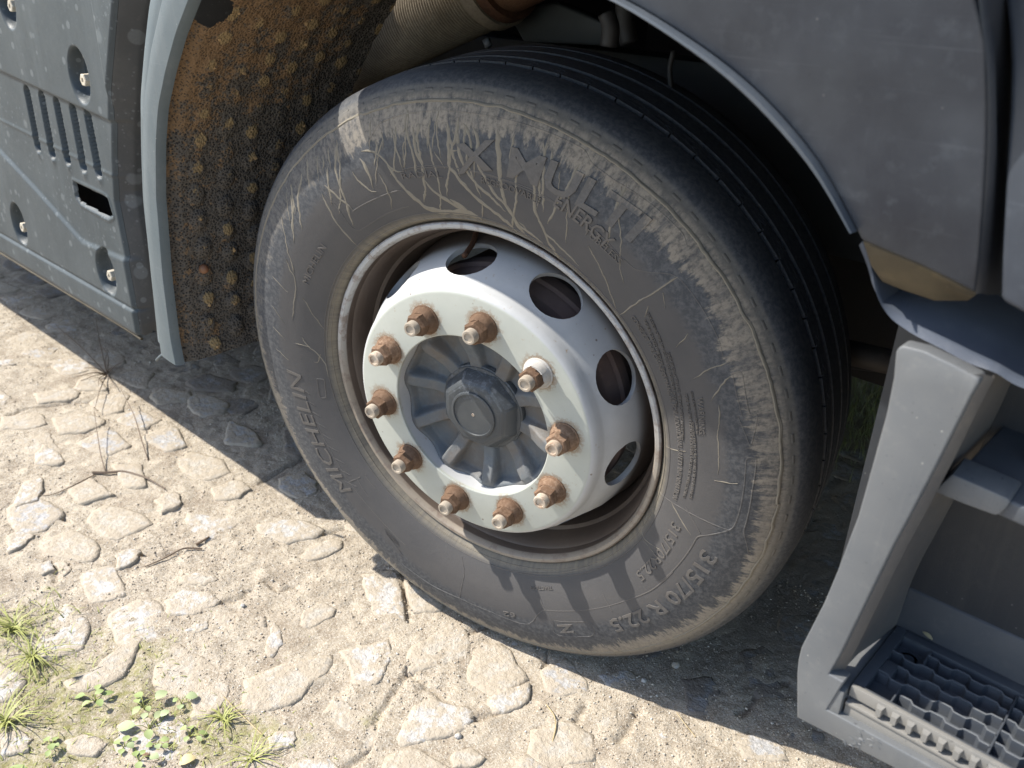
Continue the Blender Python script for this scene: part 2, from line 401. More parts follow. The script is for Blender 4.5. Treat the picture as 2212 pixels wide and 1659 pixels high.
M_RIB = tyre_mat('tyre_ribs', 0.24)
def mud_mat(name, a, b):
    M = Mat(name); v = M.obj(); n = M.noise(v, 180, 4, 0.65)
    M.done(M.mix(n, a, b), 0.92, M.bump(n, 0.0006, 0.6), spec=0.15); return M.m
M_MUD = mud_mat('dried_mud', (0.165, 0.146, 0.116), (0.245, 0.22, 0.178))
M_ORANGE = mud_mat('ochre_mud', (0.24, 0.15, 0.075), (0.36, 0.25, 0.13))

def liner_mat():
    M = Mat('mudguard_liner'); v = M.obj(); mu = M.attr('mud'); bp = M.attr('bump')
    d = M.vor(v, 230, 'F1'); n = M.noise(v, 26, 5, 0.7); n2 = M.noise(v, 140, 5, 0.75)
    c = M.mix(M.ramp(d, (0.25, 0), (0.5, 1)), (0.026, 0.024, 0.023), (0.105, 0.092, 0.078))
    dusty = M.math('ADD', M.math('MULTIPLY', mu, 0.9), M.math('MULTIPLY', M.math('SUBTRACT', n, 0.5), 1.5))
    dusty = M.math('ADD', dusty, M.math('MULTIPLY', M.math('SUBTRACT', n2, 0.5), 1.3))
    k = M.math('MULTIPLY', M.sstep(dusty, 0.46, 0.66), M.ramp(d, (0.18, 0.25), (0.42, 1.0)))
    c = M.mix(k, c, M.mix(n2, (0.145, 0.090, 0.048), (0.24, 0.155, 0.088)))
    c = M.mix(M.sstep(M.math('ADD', bp, M.math('MULTIPLY', n2, 1.5)), 1.22, 1.48), c, M.mix(n2, (0.19, 0.13, 0.065), (0.32, 0.235, 0.125)))
    M.done(c, 0.85, M.bump(M.math('ADD', d, M.math('MULTIPLY', n2, 0.5)), 0.003, 0.8), spec=0.2); return M.m
M_LINER = liner_mat()

def ground_mat():
    M = Mat('sandy_dirt'); p = M.pos()
    n = M.noise(p, 3.2, 5, 0.6); n2 = M.noise(p, 26, 6, 0.7); n3 = M.noise(p, 190, 4, 0.75)
    c = M.mix(M.ramp(n2, (0.34, 0), (0.64, 1)), (0.24, 0.192, 0.138), (0.465, 0.395, 0.30))
    c = M.mix(M.ramp(n3, (0.40, 0), (0.66, 0.75)), c, (0.50, 0.455, 0.385))
    c = M.mix(M.ramp(M.noise(p, 11, 5, 0.7), (0.50, 0), (0.64, 0.6)), c, (0.24, 0.19, 0.14))
    sp = M.noise(p, 420, 3, 0.7); c = M.mix(M.ramp(sp, (0.57, 0), (0.66, 0.75)), c, (0.16, 0.125, 0.095)); c = M.mix(M.ramp(sp, (0.36, 0.8), (0.44, 0.0)), c, (0.66, 0.61, 0.53))
    g = M.attr('moss')
    k = M.sstep(M.math('ADD', g, M.math('MULTIPLY', M.math('SUBTRACT', n2, 0.5), 1.3)), 0.30, 0.68)
    k = M.math('MULTIPLY', k, M.ramp(M.noise(p, 70, 5, 0.75), (0.40, 0.1), (0.62, 0.85)))
    c = M.mix(k, c, M.mix(n3, (0.16, 0.155, 0.05), (0.30, 0.28, 0.11)))
    dk = M.attr('painted_shade')
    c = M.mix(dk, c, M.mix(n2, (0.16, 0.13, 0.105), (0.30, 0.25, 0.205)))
    h = M.math('ADD', M.math('MULTIPLY', n2, 1.0), M.math('MULTIPLY', n3, 0.55))
    M.done(c, 0.95, M.bump(h, 0.006, 0.9), spec=0.15); return M.m
M_GROUND = ground_mat()
def stone_mat(name, a, b, dust, d0=(0.325, 0.27, 0.205), d1=(0.485, 0.42, 0.33)):
    M = Mat(name); p = M.pos()
    n = M.noise(p, 34, 6, 0.72); n2 = M.noise(p, 330, 3, 0.7); n3 = M.noise(p, 90, 4, 0.7); e = M.attr('edge')
    c = M.mix(M.ramp(n3, (0.35, 0), (0.65, 1)), a, b)
    c = M.mix(M.ramp(n2, (0.60, 0), (0.68, 0.7)), c, (0.17, 0.16, 0.155))
    k = M.sstep(M.math('ADD', M.math('MULTIPLY', n, 1.0), M.math('MULTIPLY', M.math('MULTIPLY', e, M.noise(p, 60, 3)), 0.35)), 0.52 - dust, 0.58)
    c = M.mix(M.math('MULTIPLY', k, 0.9), c, M.mix(n3, d0, d1))
    M.done(c, 0.9, M.bump(M.math('ADD', n3, M.math('MULTIPLY', n, 1.0)), 0.005, 0.9), spec=0.2); return M.m
M_STONES = [stone_mat('granite_pale', (0.40, 0.38, 0.355), (0.53, 0.51, 0.485), 0.05), stone_mat('granite_tan', (0.38, 0.34, 0.285), (0.49, 0.45, 0.39), 0.08),
            stone_mat('granite_grey', (0.33, 0.32, 0.315), (0.46, 0.45, 0.44), 0.06),
            stone_mat('granite_painted_shade', (0.21, 0.205, 0.20), (0.31, 0.302, 0.295), 0.10, (0.16, 0.13, 0.105), (0.27, 0.225, 0.18))]  # last one: darker copy for stones under the truck, shade painted in
def gravel_mat():
    M = Mat('gravel'); a = M.attr('tone'); M.done(M.ramp(a, (0, (0.24, 0.19, 0.145)), (0.5, (0.42, 0.36, 0.285)), (1.0, (0.68, 0.64, 0.58))), 0.9, spec=0.2); return M.m
M_GRAVEL = gravel_mat()
def leaf_mat(name, a, b, tr=0.25):
    M = Mat(name); t = M.attr('tone'); n = M.noise(M.obj(), 60, 3)
    M.done(M.mix(M.math('MULTIPLY', M.math('ADD', t, n), 0.5), a, b), 0.6)
    M.b.inputs['Transmission Weight'].default_value = 0.0
    M.b.inputs['Subsurface Weight'].default_value = 0.0
    return M.m
M_GRASS = leaf_mat('yellow_green_grass', (0.17, 0.20, 0.04), (0.40, 0.40, 0.13))
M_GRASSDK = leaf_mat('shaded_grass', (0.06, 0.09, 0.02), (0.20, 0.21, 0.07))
M_WEED = leaf_mat('weed_leaf', (0.17, 0.235, 0.06), (0.36, 0.41, 0.18))
M_WEEDPALE = leaf_mat('pale_weed_leaf', (0.24, 0.30, 0.13), (0.40, 0.44, 0.26))
M_STRAW = leaf_mat('dry_straw', (0.30, 0.22, 0.11), (0.45, 0.36, 0.20))
M_TWIG = leaf_mat('dry_twig', (0.085, 0.055, 0.035), (0.17, 0.12, 0.08))
M_DRYLEAF = leaf_mat('dry_leaf', (0.42, 0.33, 0.15), (0.55, 0.46, 0.26))

# ---------------------------------------------------------------- ground: one sheet, fine where the photograph looks
xs = np.concatenate([-np.geomspace(60, 3.2, 26)[:-1], np.arange(-3.2, -1.5, 0.012), np.arange(-1.5, 0.95, 0.0045), np.arange(0.95, 1.6, 0.012), np.geomspace(1.6, 60, 26)[1:]])
ys = np.concatenate([-np.geomspace(60, 1.0, 26)[:-1], np.arange(-1.0, 0.36, 0.0045), np.arange(0.36, 1.0, 0.01), np.geomspace(1.0, 60, 30)[1:]])
GX, GY = np.meshgrid(xs, ys, indexing='ij')
def ground_z(x, y):
    z = (fbm(x * 2.2 + 40, y * 2.2 + 9, 3) - 0.5) * 0.012 + (fbm(x * 15 + 3, y * 15, 3, 0.6) - 0.5) * 0.009 + (fbm(x * 55, y * 55 + 8, 3, 0.7) - 0.5) * 0.0065
    fade = np.clip(1.2 - np.hypot(x, y) / 12, 0, 1)
    keep = sstep(0.0, 0.25, np.hypot((x - 0.05) / 1.6, (y - 0.17)))          # flat under the tyre
    return z * fade * (0.25 + 0.75 * keep) - 0.0022
GZ = ground_z(GX, GY)
def groove(L, wd, dp):
    global GZ
    P = smooth_poly(np.array([on(*q, 2, 0)[:2] for q in L]), max(12, 6 * len(L)), 1); P = P + rng.normal(0, .0018, P.shape)
    m_ = (GX > P[:, 0].min() - .03) & (GX < P[:, 0].max() + .03) & (GY > P[:, 1].min() - .03) & (GY < P[:, 1].max() + .03)
    q = np.stack([GX[m_], GY[m_]], 1); d = np.full(len(q), 9.0)
    for a, b in zip(P[:-1], P[1:]):
        ab = b - a; t = np.clip(((q - a) @ ab) / (ab @ ab + 1e-12), 0, 1); d = np.minimum(d, np.linalg.norm(q - a - t[:, None] * ab, axis=1))
    GZ[m_] -= dp * np.exp(-(d / wd) ** 2)
for L in [[(328, 1503), (338, 1470), (347, 1440), (375, 1422)], [(884, 1447), (855, 1490), (820, 1540), (800, 1580)], [(1090, 1530), (1060, 1545), (1020, 1554), (884, 1447)], [(740, 1660), (790, 1630), (800, 1588)], [(868, 1228), (878, 1290), (884, 1340)],
          [(0, 905), (60, 878), (110, 872), (160, 866), (260, 868)], [(0, 785), (100, 790), (180, 785)], [(560, 1040), (610, 1010), (660, 985)], [(1205, 1490), (1190, 1460), (1172, 1400), (1165, 1380)], [(575, 1250), (600, 1270), (640, 1262)],
          [(420, 1285), (470, 1300), (520, 1290), (540, 1270)], [(120, 1250), (124, 1220), (100, 1205)], [(940, 1385), (1000, 1370), (1060, 1348)], [(1700, 1470), (1640, 1500), (1600, 1545)], [(250, 1180), (330, 1195), (390, 1190)],
          [(30, 1130), (90, 1110), (150, 1118)], [(640, 1130), (690, 1150), (745, 1140)], [(1335, 1600), (1370, 1560), (1380, 1530)], [(1270, 1520), (1240, 1560), (1260, 1610)]]:
    groove(L, 0.0050, 0.009)
def gblob(px, py, s, a=1.0):
    p = on(px, py, 2, 0.0); return a * np.exp(-((GX - p[0]) ** 2 + (GY - p[1]) ** 2) / (2 * s * s))
moss = sum(gblob(*b) for b in [(60, 1480, .06), (40, 1340, .05, .7), (150, 1590, .05), (330, 1390, .05, .5), (360, 1560, .05, .8), (250, 1480, .05, .6), (90, 1630, .05), (470, 1600, .04, .7),
                               (560, 1580, .04, .5), (800, 1560, .03, .4), (230, 1350, .04, .4), (650, 1600, .03, .35)])
moss = moss + gblob(1880, 880, .25, 1.2)
painted_shade = sstep(0.12, 0.55, GY + 0.12 * (fbm(GX * 6, GY * 6, 3) - 0.5)) * 0.62 + sum(gblob(*b) for b in [(1750, 1200, .10, .5), (1500, 1460, .06, .4), (1650, 1330, .08, .4)]) * 0.6  # truck's shade painted into the dirt colour
ground = gridmesh('ground', np.stack([GX, GY, GZ], -1), M_GROUND, attr={'moss': np.clip(moss, 0, 1).ravel(), 'painted_shade': np.clip(painted_shade, 0, 1).ravel()})
tag(ground, 'sandy dirt ground with worn paving stones set in it', kind='structure')

# ---- paving stones, each a part of the ground
def stone(poly, h, mi, seed):
    r_ = np.random.default_rng(seed); P = np.asarray(poly, float); c = P.mean(0)
    Q = resample(np.vstack([P, P[:1]]), 21)[:-1]
    Q = Q + r_.normal(0, 0.0018, Q.shape)
    rings = [(1.05, -0.03), (1.02, h - 0.007), (0.99, h - 0.0015), (0.86, h), (0.62, h), (0.32, h)]
    V, E = [], []
    for k, z in rings:
        R_ = c + (Q - c) * k
        zz = z + (fbm(R_[:, 0] * 30 + seed, R_[:, 1] * 30, 3) - 0.5) * (0.0035 if z > -0.02 else 0)
        V += [(a, b, q) for (a, b), q in zip(R_, zz)]; E += [1.0 if k >= 0.95 else (0.35 if k > 0.5 else 0.0)] * len(Q)
    V.append((c[0], c[1], h)); E.append(0.0); n = len(Q); F = []
    for k in range(len(rings) - 1):
        for j in range(n): F.append((k * n + j, k * n + (j + 1) % n, (k + 1) * n + (j + 1) % n, (k + 1) * n + j))
    k = len(rings) - 1
    for j in range(n): F.append((k * n + j, k * n + (j + 1) % n, len(V) - 1))
    return mesh('stone', V, F, M_STONES[mi], ground, True, {'edge': E})
def zpts(ox, oy, s, L): return [(ox + s * a, oy + s * b) for a, b in L]
ZA = (518.4, 1094.5, 0.3403); ZB = (1094.5, 1267.3, 0.3125); ZC = (0, 748.9, 0.3125); ZD = (0, 1209.7, 0.2708)
traced = [
 (ZA, 0, 9, [(775, 420), (990, 390), (1015, 500), (1050, 640), (1065, 720), (890, 780), (860, 690), (800, 560)]),
 (ZA, 0, 9, [(640, 900), (940, 830), (985, 900), (930, 1020), (880, 1120), (760, 1165), (700, 1050)]),
 (ZA, 1, 7, [(1060, 1040), (1050, 900), (1290, 750), (1400, 710), (1440, 760), (1480, 930), (1300, 990)]),
 (ZA, 1, 6, [(20, 1080), (230, 990), (580, 920), (590, 1010), (430, 1130), (370, 1230), (300, 1260), (0, 1300)]),
 (ZA, 0, 7, [(160, 870), (210, 710), (250, 740), (270, 860), (200, 950), (150, 920)]),
 (ZA, 1, 7, [(370, 740), (390, 650), (500, 590), (540, 590), (620, 640), (580, 690), (440, 760)]),
 (ZA, 0, 8, [(100, 100), (280, 60), (400, 70), (550, 130), (480, 190), (370, 200), (290, 230), (250, 200), (110, 150)]),
 (ZA, 1, 8, [(380, 300), (420, 260), (540, 200), (640, 190), (660, 240), (580, 290), (440, 340)]),
 (ZA, 0, 8, [(1000, 1400), (1080, 1270), (1200, 1190), (1290, 1230), (1480, 1260), (1470, 1360), (1400, 1420), (1150, 1480), (1000, 1500)]),
 (ZA, 1, 6, [(1350, 1540), (1480, 1510), (1560, 1580), (1490, 1640), (1340, 1640)]),
 (ZA, 0, 8, [(170, 1450), (260, 1400), (350, 1410), (365, 1470), (330, 1510), (180, 1530)]),
 (ZA, 0, 8, [(1570, 1230), (1640, 1130), (1740, 1140), (1860, 1100), (1840, 1220), (1700, 1290), (1600, 1290)]),
 (ZA, 1, 7, [(1040, 450), (1180, 530), (1330, 620), (1260, 650), (1100, 650), (1060, 560)]),
 (ZB, 2, 8, [(220, 560), (420, 470), (560, 640), (580, 700), (330, 750), (280, 700)]),
 (ZB, 2, 6, [(1590, 440), (1780, 380), (1870, 450), (1860, 600), (1960, 760), (1850, 820), (1680, 700)]),
 (ZB, 2, 8, [(1560, 1050), (1780, 970), (1930, 1100), (1950, 1200), (1640, 1180)]),
 (ZB, 2, 7, [(1890, 950), (2000, 900), (2200, 1000), (2200, 1080), (2000, 1090)]),
 (ZB, 2, 6, [(620, 600), (840, 560), (920, 600), (880, 690), (700, 680)]),
 (ZB, 2, 6, [(1200, 620), (1420, 600), (1500, 700), (1440, 880), (1250, 860)]),
 (ZB, 1, 6, [(620, 860), (760, 830), (800, 950), (700, 1010), (620, 960)]),
 (ZB, 1, 6, [(160, 980), (400, 900), (600, 1000), (640, 1180), (300, 1250), (140, 1180)]),
 (ZB, 0, 6, [(960, 960), (1130, 930), (1170, 1010), (1060, 1060)]),
 (ZC, 0, 9, [(90, 1080), (150, 930), (290, 880), (300, 960), (260, 1050), (100, 1100)]),
 (ZC, 0, 9, [(240, 730), (300, 660), (410, 720), (440, 790), (370, 810), (230, 790)]),
 (ZC, 1, 7, [(770, 800), (980, 800), (1010, 960), (900, 960), (840, 930)]),
 (ZC, 1, 7, [(1080, 1050), (1150, 990), (1240, 1000), (1250, 1080), (1120, 1130)]),
 (ZC, 0, 8, [(40, 1390), (60, 1290), (130, 1250), (240, 1290), (200, 1330), (60, 1410)]),
 (ZC, 0, 8, [(210, 1500), (350, 1460), (370, 1530), (290, 1560)]),
 (ZC, 1, 7, [(370, 1480), (430, 1460), (500, 1530), (430, 1570)]),
 (ZC, 0, 8, [(800, 1430), (860, 1380), (970, 1390), (960, 1440), (880, 1500), (800, 1530)]),
 (ZC, 1, 8, [(1220, 1620), (1260, 1570), (1480, 1560), (1520, 1590), (1400, 1640)]),
 (ZC, 2, 8, [(1920, 900), (2100, 850), (2190, 920), (2200, 1000), (2050, 1050), (1920, 970)]),
 (ZC, 2, 6, [(1300, 330), (1450, 320), (1600, 380), (1550, 450), (1380, 470), (1290, 400)]),
 (ZC, 1, 7, [(230, 310), (470, 270), (560, 300), (520, 350), (260, 380)]),
 (ZC, 1, 7, [(0, 470), (290, 450), (330, 520), (200, 560), (0, 560)]),
 (ZC, 1, 6, [(350, 480), (600, 440), (740, 500), (620, 570), (400, 590)]),
 (ZC, 1, 6, [(1460, 960), (1640, 900), (1740, 960), (1640, 1040), (1480, 1040)]),
 (ZC, 2, 6, [(1960, 560), (2060, 560), (2160, 700), (2060, 760), (1960, 720)]),
 (ZD, 1, 6, [(500, 960), (700, 900), (900, 700), (1080, 560), (1140, 600), (1000, 900), (760, 1020), (560, 1040)]),
 (ZD, 0, 6, [(1480, 540), (1560, 480), (1650, 470), (1670, 520), (1560, 560)]),
 (ZD, 1, 6, [(1500, 1240), (1560, 1030), (1720, 940), (1850, 960), (1760, 1160), (1640, 1250)]),
 (ZD, 0, 6, [(0, 1360), (160, 1330), (260, 1400), (200, 1520), (0, 1540)]),
 (ZD, 1, 4, [(500, 1420), (700, 1360), (860, 1440), (760, 1540), (540, 1520)]),
 (ZD, 0, 7, [(1300, 320), (1440, 220), (1700, 240), (1760, 320), (1560, 420), (1330, 420)]),
 (ZD, 0, 7, [(1420, 140), (1560, 80), (1740, 140), (1560, 180), (1430, 200)]),
]
cent = []
for k, (z, mi, h, L) in enumerate(traced):
    P = np.array([on(*q, 2, 0.004)[:2] for q in zpts(z[0], z[1], z[2], L)])
    c = P.mean(0); cent.append((c, np.max(np.linalg.norm(P - c, axis=1))))
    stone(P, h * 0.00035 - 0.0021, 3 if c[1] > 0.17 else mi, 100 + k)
# the rest of the paving: staggered rows of the same stones
k = 0; cand = []
for row, y in enumerate(np.arange(-1.0, 1.3, 0.122)):
    x = -3.1 + (row % 2) * 0.07
    while x < 1.3:
        wd = rng.uniform(0.11, 0.185)
        cand.append((x + wd / 2, y + rng.normal(0, 0.006), wd, 0.122 * rng.uniform(0.80, 0.95))); x += wd + rng.uniform(0.008, 0.018)
vis = []
for cx_, cy_, wx, wy in cand:
    if any(np.hypot(cx_ - c[0], cy_ - c[1]) < 0.55 * R_ + 0.32 * wx for c, R_ in cent): continue
    q = ROT @ (np.array([cx_, cy_, 0]) - CAM)
    if q[2] < 0.2: continue
    px, py = FPX * q[0] / q[2] + PW / 2, FPX * q[1] / q[2] + PH_ / 2
    if not (-200 < px < PW + 250 and -50 < py < PH_ + 300): continue
    if rng.random() < 0.04: continue
    vis.append((q[2], cx_, cy_, wx, wy))
vis.sort()
for q2, cx_, cy_, wx, wy in vis[:245]:
    n = rng.integers(5, 8); a = np.sort(rng.uniform(0, 2 * np.pi, n) * 0.25 + np.linspace(0, 2 * np.pi, n, endpoint=False))
    ex = 0.35 + 0.65 * rng.random()
    P = np.stack([np.sign(np.cos(a)) * np.abs(np.cos(a)) ** (0.75) * wx / 2, np.sign(np.sin(a)) * np.abs(np.sin(a)) ** 0.75 * wy / 2], 1) * rng.uniform(0.90, 1.06, (n, 1))
    ang = rng.normal(0, 0.14); P = P @ np.array([[math.cos(ang), -math.sin(ang)], [math.sin(ang), math.cos(ang)]]).T + (cx_, cy_)
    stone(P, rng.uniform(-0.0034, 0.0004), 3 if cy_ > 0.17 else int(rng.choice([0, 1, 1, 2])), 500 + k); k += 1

# ---- loose grit
def gravel(n):
    X = rng.uniform(-2.4, 1.0, n * 3); Y = rng.uniform(-0.95, 0.6, n * 3)
    dens = fbm(X * 5, Y * 5 + 3, 3); ok = (dens + rng.random(n * 3) * 0.5) > 0.75
    X, Y = X[ok][:n], Y[ok][:n]; n = len(X)
    s = np.clip(rng.lognormal(-6.65, 0.42, n), 0.0008, 0.0036)
    base = np.array([(1, 0, 0), (0, 1, 0), (-1, 0, 0), (0, -1, 0), (0, 0, 1), (0, 0, -1)], float)
    F0 = np.array([(0, 1, 4), (1, 2, 4), (2, 3, 4), (3, 0, 4), (1, 0, 5), (2, 1, 5), (3, 2, 5), (0, 3, 5)])
    J = rng.uniform(0.6, 1.25, (n, 6, 1)); a = rng.uniform(0, 6.28, n)
    V = base[None] * J * np.array([1, 0.85, 0.65]); c, s_ = np.cos(a)[:, None], np.sin(a)[:, None]
    V = np.stack([V[..., 0] * c - V[..., 1] * s_, V[..., 0] * s_ + V[..., 1] * c, V[..., 2]], -1) * s[:, None, None]
    V += np.stack([X, Y, ground_z(X, Y) + s * 0.35], -1)[:, None]
    F = (F0[None] + (np.arange(n) * 6)[:, None, None]).reshape(-1, 3)
    t = np.repeat(np.clip(rng.normal(0.48, 0.22, n), 0, 1), 6)
    o = fastmesh('gravel', V.reshape(-1, 3), F, M_GRAVEL, None, {'tone': t}, smooth=False)
    tag(o, 'loose grit and tiny pebbles scattered over the dirt between the stones', kind='stuff')
gravel(60000)

# ---- grass, weeds, twigs, leaves, pebbles lying on the ground
def gp(px, py, up=0.0):
    p = on(px, py, 2, 0.0); return np.array([p[0], p[1], float(ground_z(p[0], p[1])) + up])
def blade(base, ang, ln, wd, lean, seg=4):
    d = np.array([math.cos(ang), math.sin(ang), 0]); s = np.array([-d[1], d[0], 0]); V = []
    for i in range(seg + 1):
        t = i / seg; p = base + d * ln * lean * (t ** 1.3) + np.array([0, 0, 1]) * ln * (t * (1 - lean * 0.75 * t))
        ww = wd * (1 - t) ** 0.7 + 0.00015
        V += [p - s * ww, p + s * ww]
    return V, [(2 * i, 2 * i + 1, 2 * i + 3, 2 * i + 2) for i in range(seg)]
def grassmesh(name, spec, mat, label, zfix=None):
    V, F, T = [], [], []
    for (px, py, sp, n, lmin, lmax, lean) in spec:
        c = on(px, py, 2, 0.0)
        for _ in range(n):
            x, y = c[0] + rng.normal(0, sp), c[1] + rng.normal(0, sp)
            v, f = blade(np.array([x, y, float(ground_z(x, y)) - 0.001]), rng.uniform(0, 6.28), rng.uniform(lmin, lmax), rng.uniform(0.0005, 0.0012), rng.uniform(*lean))
            k = len(V); V += v; F += [tuple(i + k for i in q) for q in f]; T += [rng.random()] * len(v)
    o = mesh(name, V, F, mat, None, True, {'tone': T}); tag(o, label, kind='stuff'); return o
L1 = (0.6, 1.1)
grassmesh('grass', [(40, 1330, .045, 58, .008, .035, L1), (70, 1380, .05, 90, .008, .04, L1), (90, 1440, .05, 76, .006, .03, L1), (30, 1490, .05, 90, .006, .03, L1), (130, 1560, .05, 63, .005, .02, L1),
                    (350, 1590, .05, 85, .005, .022, L1), (300, 1510, .04, 36, .005, .018, L1), (60, 1640, .05, 58, .005, .025, L1), (480, 1600, .035, 49, .006, .025, L1), (330, 1380, .05, 40, .004, .014, L1),
                    (560, 1600, .05, 31, .004, .012, L1), (250, 1430, .05, 31, .004, .012, L1), (380, 1650, .05, 54, .005, .02, L1), (560, 1450, .06, 18, .003, .009, L1)],
          M_GRASS, 'sparse yellow green grass and moss creeping over the dirt at lower left')
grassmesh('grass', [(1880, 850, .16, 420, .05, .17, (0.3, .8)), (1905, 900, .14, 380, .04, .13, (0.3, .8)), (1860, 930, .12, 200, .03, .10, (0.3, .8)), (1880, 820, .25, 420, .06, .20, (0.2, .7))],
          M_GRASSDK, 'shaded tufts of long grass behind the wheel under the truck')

def strand(name, segs, mat, label, cat, group=None):
    mb = MB()
    for pts, r0, r1 in segs:
        P = smooth_poly(pts, max(6, len(pts) * 4), 2)
        V, F = tube(P, np.linspace(r0, r1, len(P)), 5); mb.add(V, F)
    o = mb.build(name, [mat], None, True, sharp=60)
    at = o.data.attributes.new('tone', 'FLOAT', 'POINT'); at.data.foreach_set('value', np.asarray(rng.random(len(o.data.vertices)), np.float32))
    return tag(o, label, cat, group)
G = lambda L, ups: [gp(x, y, u) for (x, y), u in zip(L, ups)]
strand('twig', [(G([(200, 1021), (232, 1020), (266, 1018), (316, 1033), (356, 1054)], [.004, .006, .009, .007, .003]), .0035, .0016),
                (G([(205, 1024), (160, 1048), (110, 1070), (68, 1066)], [.003, .003, .003, .003]), .0014, .0007)], M_TWIG, 'bent dry twig lying on sunlit dirt left of the tyre', 'twig')
strand('twig', [(G([(312, 1221), (355, 1206), (397, 1186), (437, 1186)], [.003, .005, .007, .004]), .0014, .0022), (G([(424, 1176), (440, 1168), (452, 1160)], [.005, .006, .005]), .0035, .002)],
       M_TWIG, 'short forked twig with a thick brown end, on dirt below the bent twig', 'twig')
strand('twig', [(G([(266, 871), (280, 893), (294, 918), (306, 955), (319, 990)], [.05, .04, .03, .015, .002]), .0008, .0018)], M_TWIG, 'thin dry stalk standing alone at the edge of the truck shadow', 'twig')
strand('twig', [(G([(209, 914), (213, 950), (219, 990), (227, 1018)], [.04, .03, .015, .002]), .0007, .0014)], M_TWIG, 'thin upright stalk just above the bent dry twig', 'twig')
bush = gp(231, 808)
segs = []
for e, up in [((131, 749), .07), ((219, 752), .10), ((224, 775), .05), ((268, 800), .03), ((262, 808), .02), ((160, 822), .015), ((175, 828), .012), ((205, 815), .02), ((250, 815), .02), ((216, 850), .03), ((207, 893), .02), ((252, 845), .015), ((186, 812), .03), ((240, 790), .05)]:
    a = gp(*e, up); mid = (bush + a) / 2 + np.array([rng.normal(0, .006), rng.normal(0, .006), .012]); segs.append(([bush + (0, 0, .004), mid, a], .0017, .0007))
strand('dead_plant', segs, M_TWIG, 'dried up dead plant with brittle radiating stems, before the grey mudguard', 'dead plant')
strand('straw', [(G([(485, 1516), (520, 1547), (566, 1586)], [.012, .008, .004]), .0011, .0013)], M_STRAW, 'pale straw with a dark broken end beside a spiky grass tuft', 'straw')
strand('straw', [(G([(1460, 1548), (1478, 1570), (1502, 1594)], [.01, .008, .002]), .0009, .0009)], M_STRAW, 'yellow straw lying across the shadow edge near the cab step', 'straw')
strand('straw', [(G([(1180, 1524), (1198, 1550), (1201, 1575), (1193, 1603)], [.004, .006, .006, .003]), .0012, .0012)], M_STRAW, 'crooked pale straw on sunlit dirt below the tyre', 'straw')

def leafmesh(mb, base, ang, ln, wd, tilt, droop=0.3):
    d = np.array([math.cos(ang) * math.cos(tilt), math.sin(ang) * math.cos(tilt), math.sin(tilt)]); s = np.array([-math.sin(ang), math.cos(ang), 0]); u = np.cross(d, s)
    V, F = [], []
    pr = [(0, .12), (.18, .62), (.42, 1.0), (.68, .88), (.88, .5), (1, .08)]
    for t, k in pr:
        c = base + d * ln * t - np.array([0, 0, 1]) * ln * droop * t * t
        V += [c - s * wd * k + u * wd * .18 * k, c, c + s * wd * k + u * wd * .18 * k]
    for i in range(len(pr) - 1):
        F += [(3 * i, 3 * i + 1, 3 * i + 4, 3 * i + 3), (3 * i + 1, 3 * i + 2, 3 * i + 5, 3 * i + 4)]
    mb.add(V, F)
def tone(o, v=None):
    n = len(o.data.vertices); at = o.data.attributes.new('tone', 'FLOAT', 'POINT'); at.data.foreach_set('value', np.full(n, rng.random() if v is None else v, np.float32))
def weed(px, py, leaves, label, mat=None):
    c = gp(px, py); r = bpy.data.objects.new('weed', None); COL.objects.link(r); r.location = c; r.empty_display_size = 0.02; tag(r, label, 'weed', 'small weeds at the lower left')
    for (dx, dy, ln, wd, pale) in leaves:
        e = gp(px + dx, py + dy) - c; ang = math.atan2(e[1], e[0]); L = np.linalg.norm(e[:2]); top = rng.uniform(.006, .016)
        mb = MB(); leafmesh(mb, np.array([e[0] * .72, e[1] * .72, top]), ang + rng.normal(0, .25), ln * 1.15, wd * 1.2, rng.uniform(-.1, .35))
        o = mb.build('leaf', [M_WEEDPALE if pale else (mat or M_WEED)], r); tone(o)
        P = [np.array([0, 0, 0]), np.array([e[0] * .35, e[1] * .35, top * .9]), np.array([e[0] * .74, e[1] * .74, top])]
        V, F = tube(P, .0007, 4); s = mesh('stem', V, F, M_GRASS, r); tone(s, .4)
weed(205, 1512, [(-28, -8, .016, .0055, 0), (8, -22, .014, .005, 0), (24, -6, .016, .005, 0), (14, 14, .017, .005, 0), (4, -2, .013, .005, 0), (-14, 6, .012, .004, 0)], 'rosette weed with narrow green leaves on mossy dirt')
weed(312, 1530, [(-6, -22, .017, .006, 0), (-16, -6, .015, .005, 0), (36, -14, .020, .0085, 1), (-10, 8, .014, .005, 0), (10, 6, .011, .004, 0)], 'weed with one big pale rounded leaf catching the sun')
weed(392, 1518, [(14, -8, .017, .0075, 1), (0, 14, .010, .005, 1), (-8, 2, .008, .004, 0)], 'weed with a single bright white oval leaf on a thin stem')
weed(322, 1572, [(-40, 4, .024, .009, 1), (18, -20, .022, .008, 1), (0, 18, .014, .006, 0), (-14, -10, .012, .005, 1), (36, -24, .015, .006, 1)], 'spreading weed with broad pale green leaves above the moss')
weed(268, 1612, [(-14, -4, .010, .005, 0), (4, -8, .012, .005, 0), (12, 2, .011, .005, 1), (-4, 10, .010, .0045, 0), (24, -10, .009, .004, 0)], 'clover like weed with small round leaves in a crack')
weed(410, 1588, [(-10, -6, .010, .005, 0), (4, -12, .010, .005, 0), (26, 0, .013, .004, 0), (22, 12, .011, .0035, 0), (-6, 8, .009, .004, 0)], 'small round leaved weed beside the spiky grass tuft')
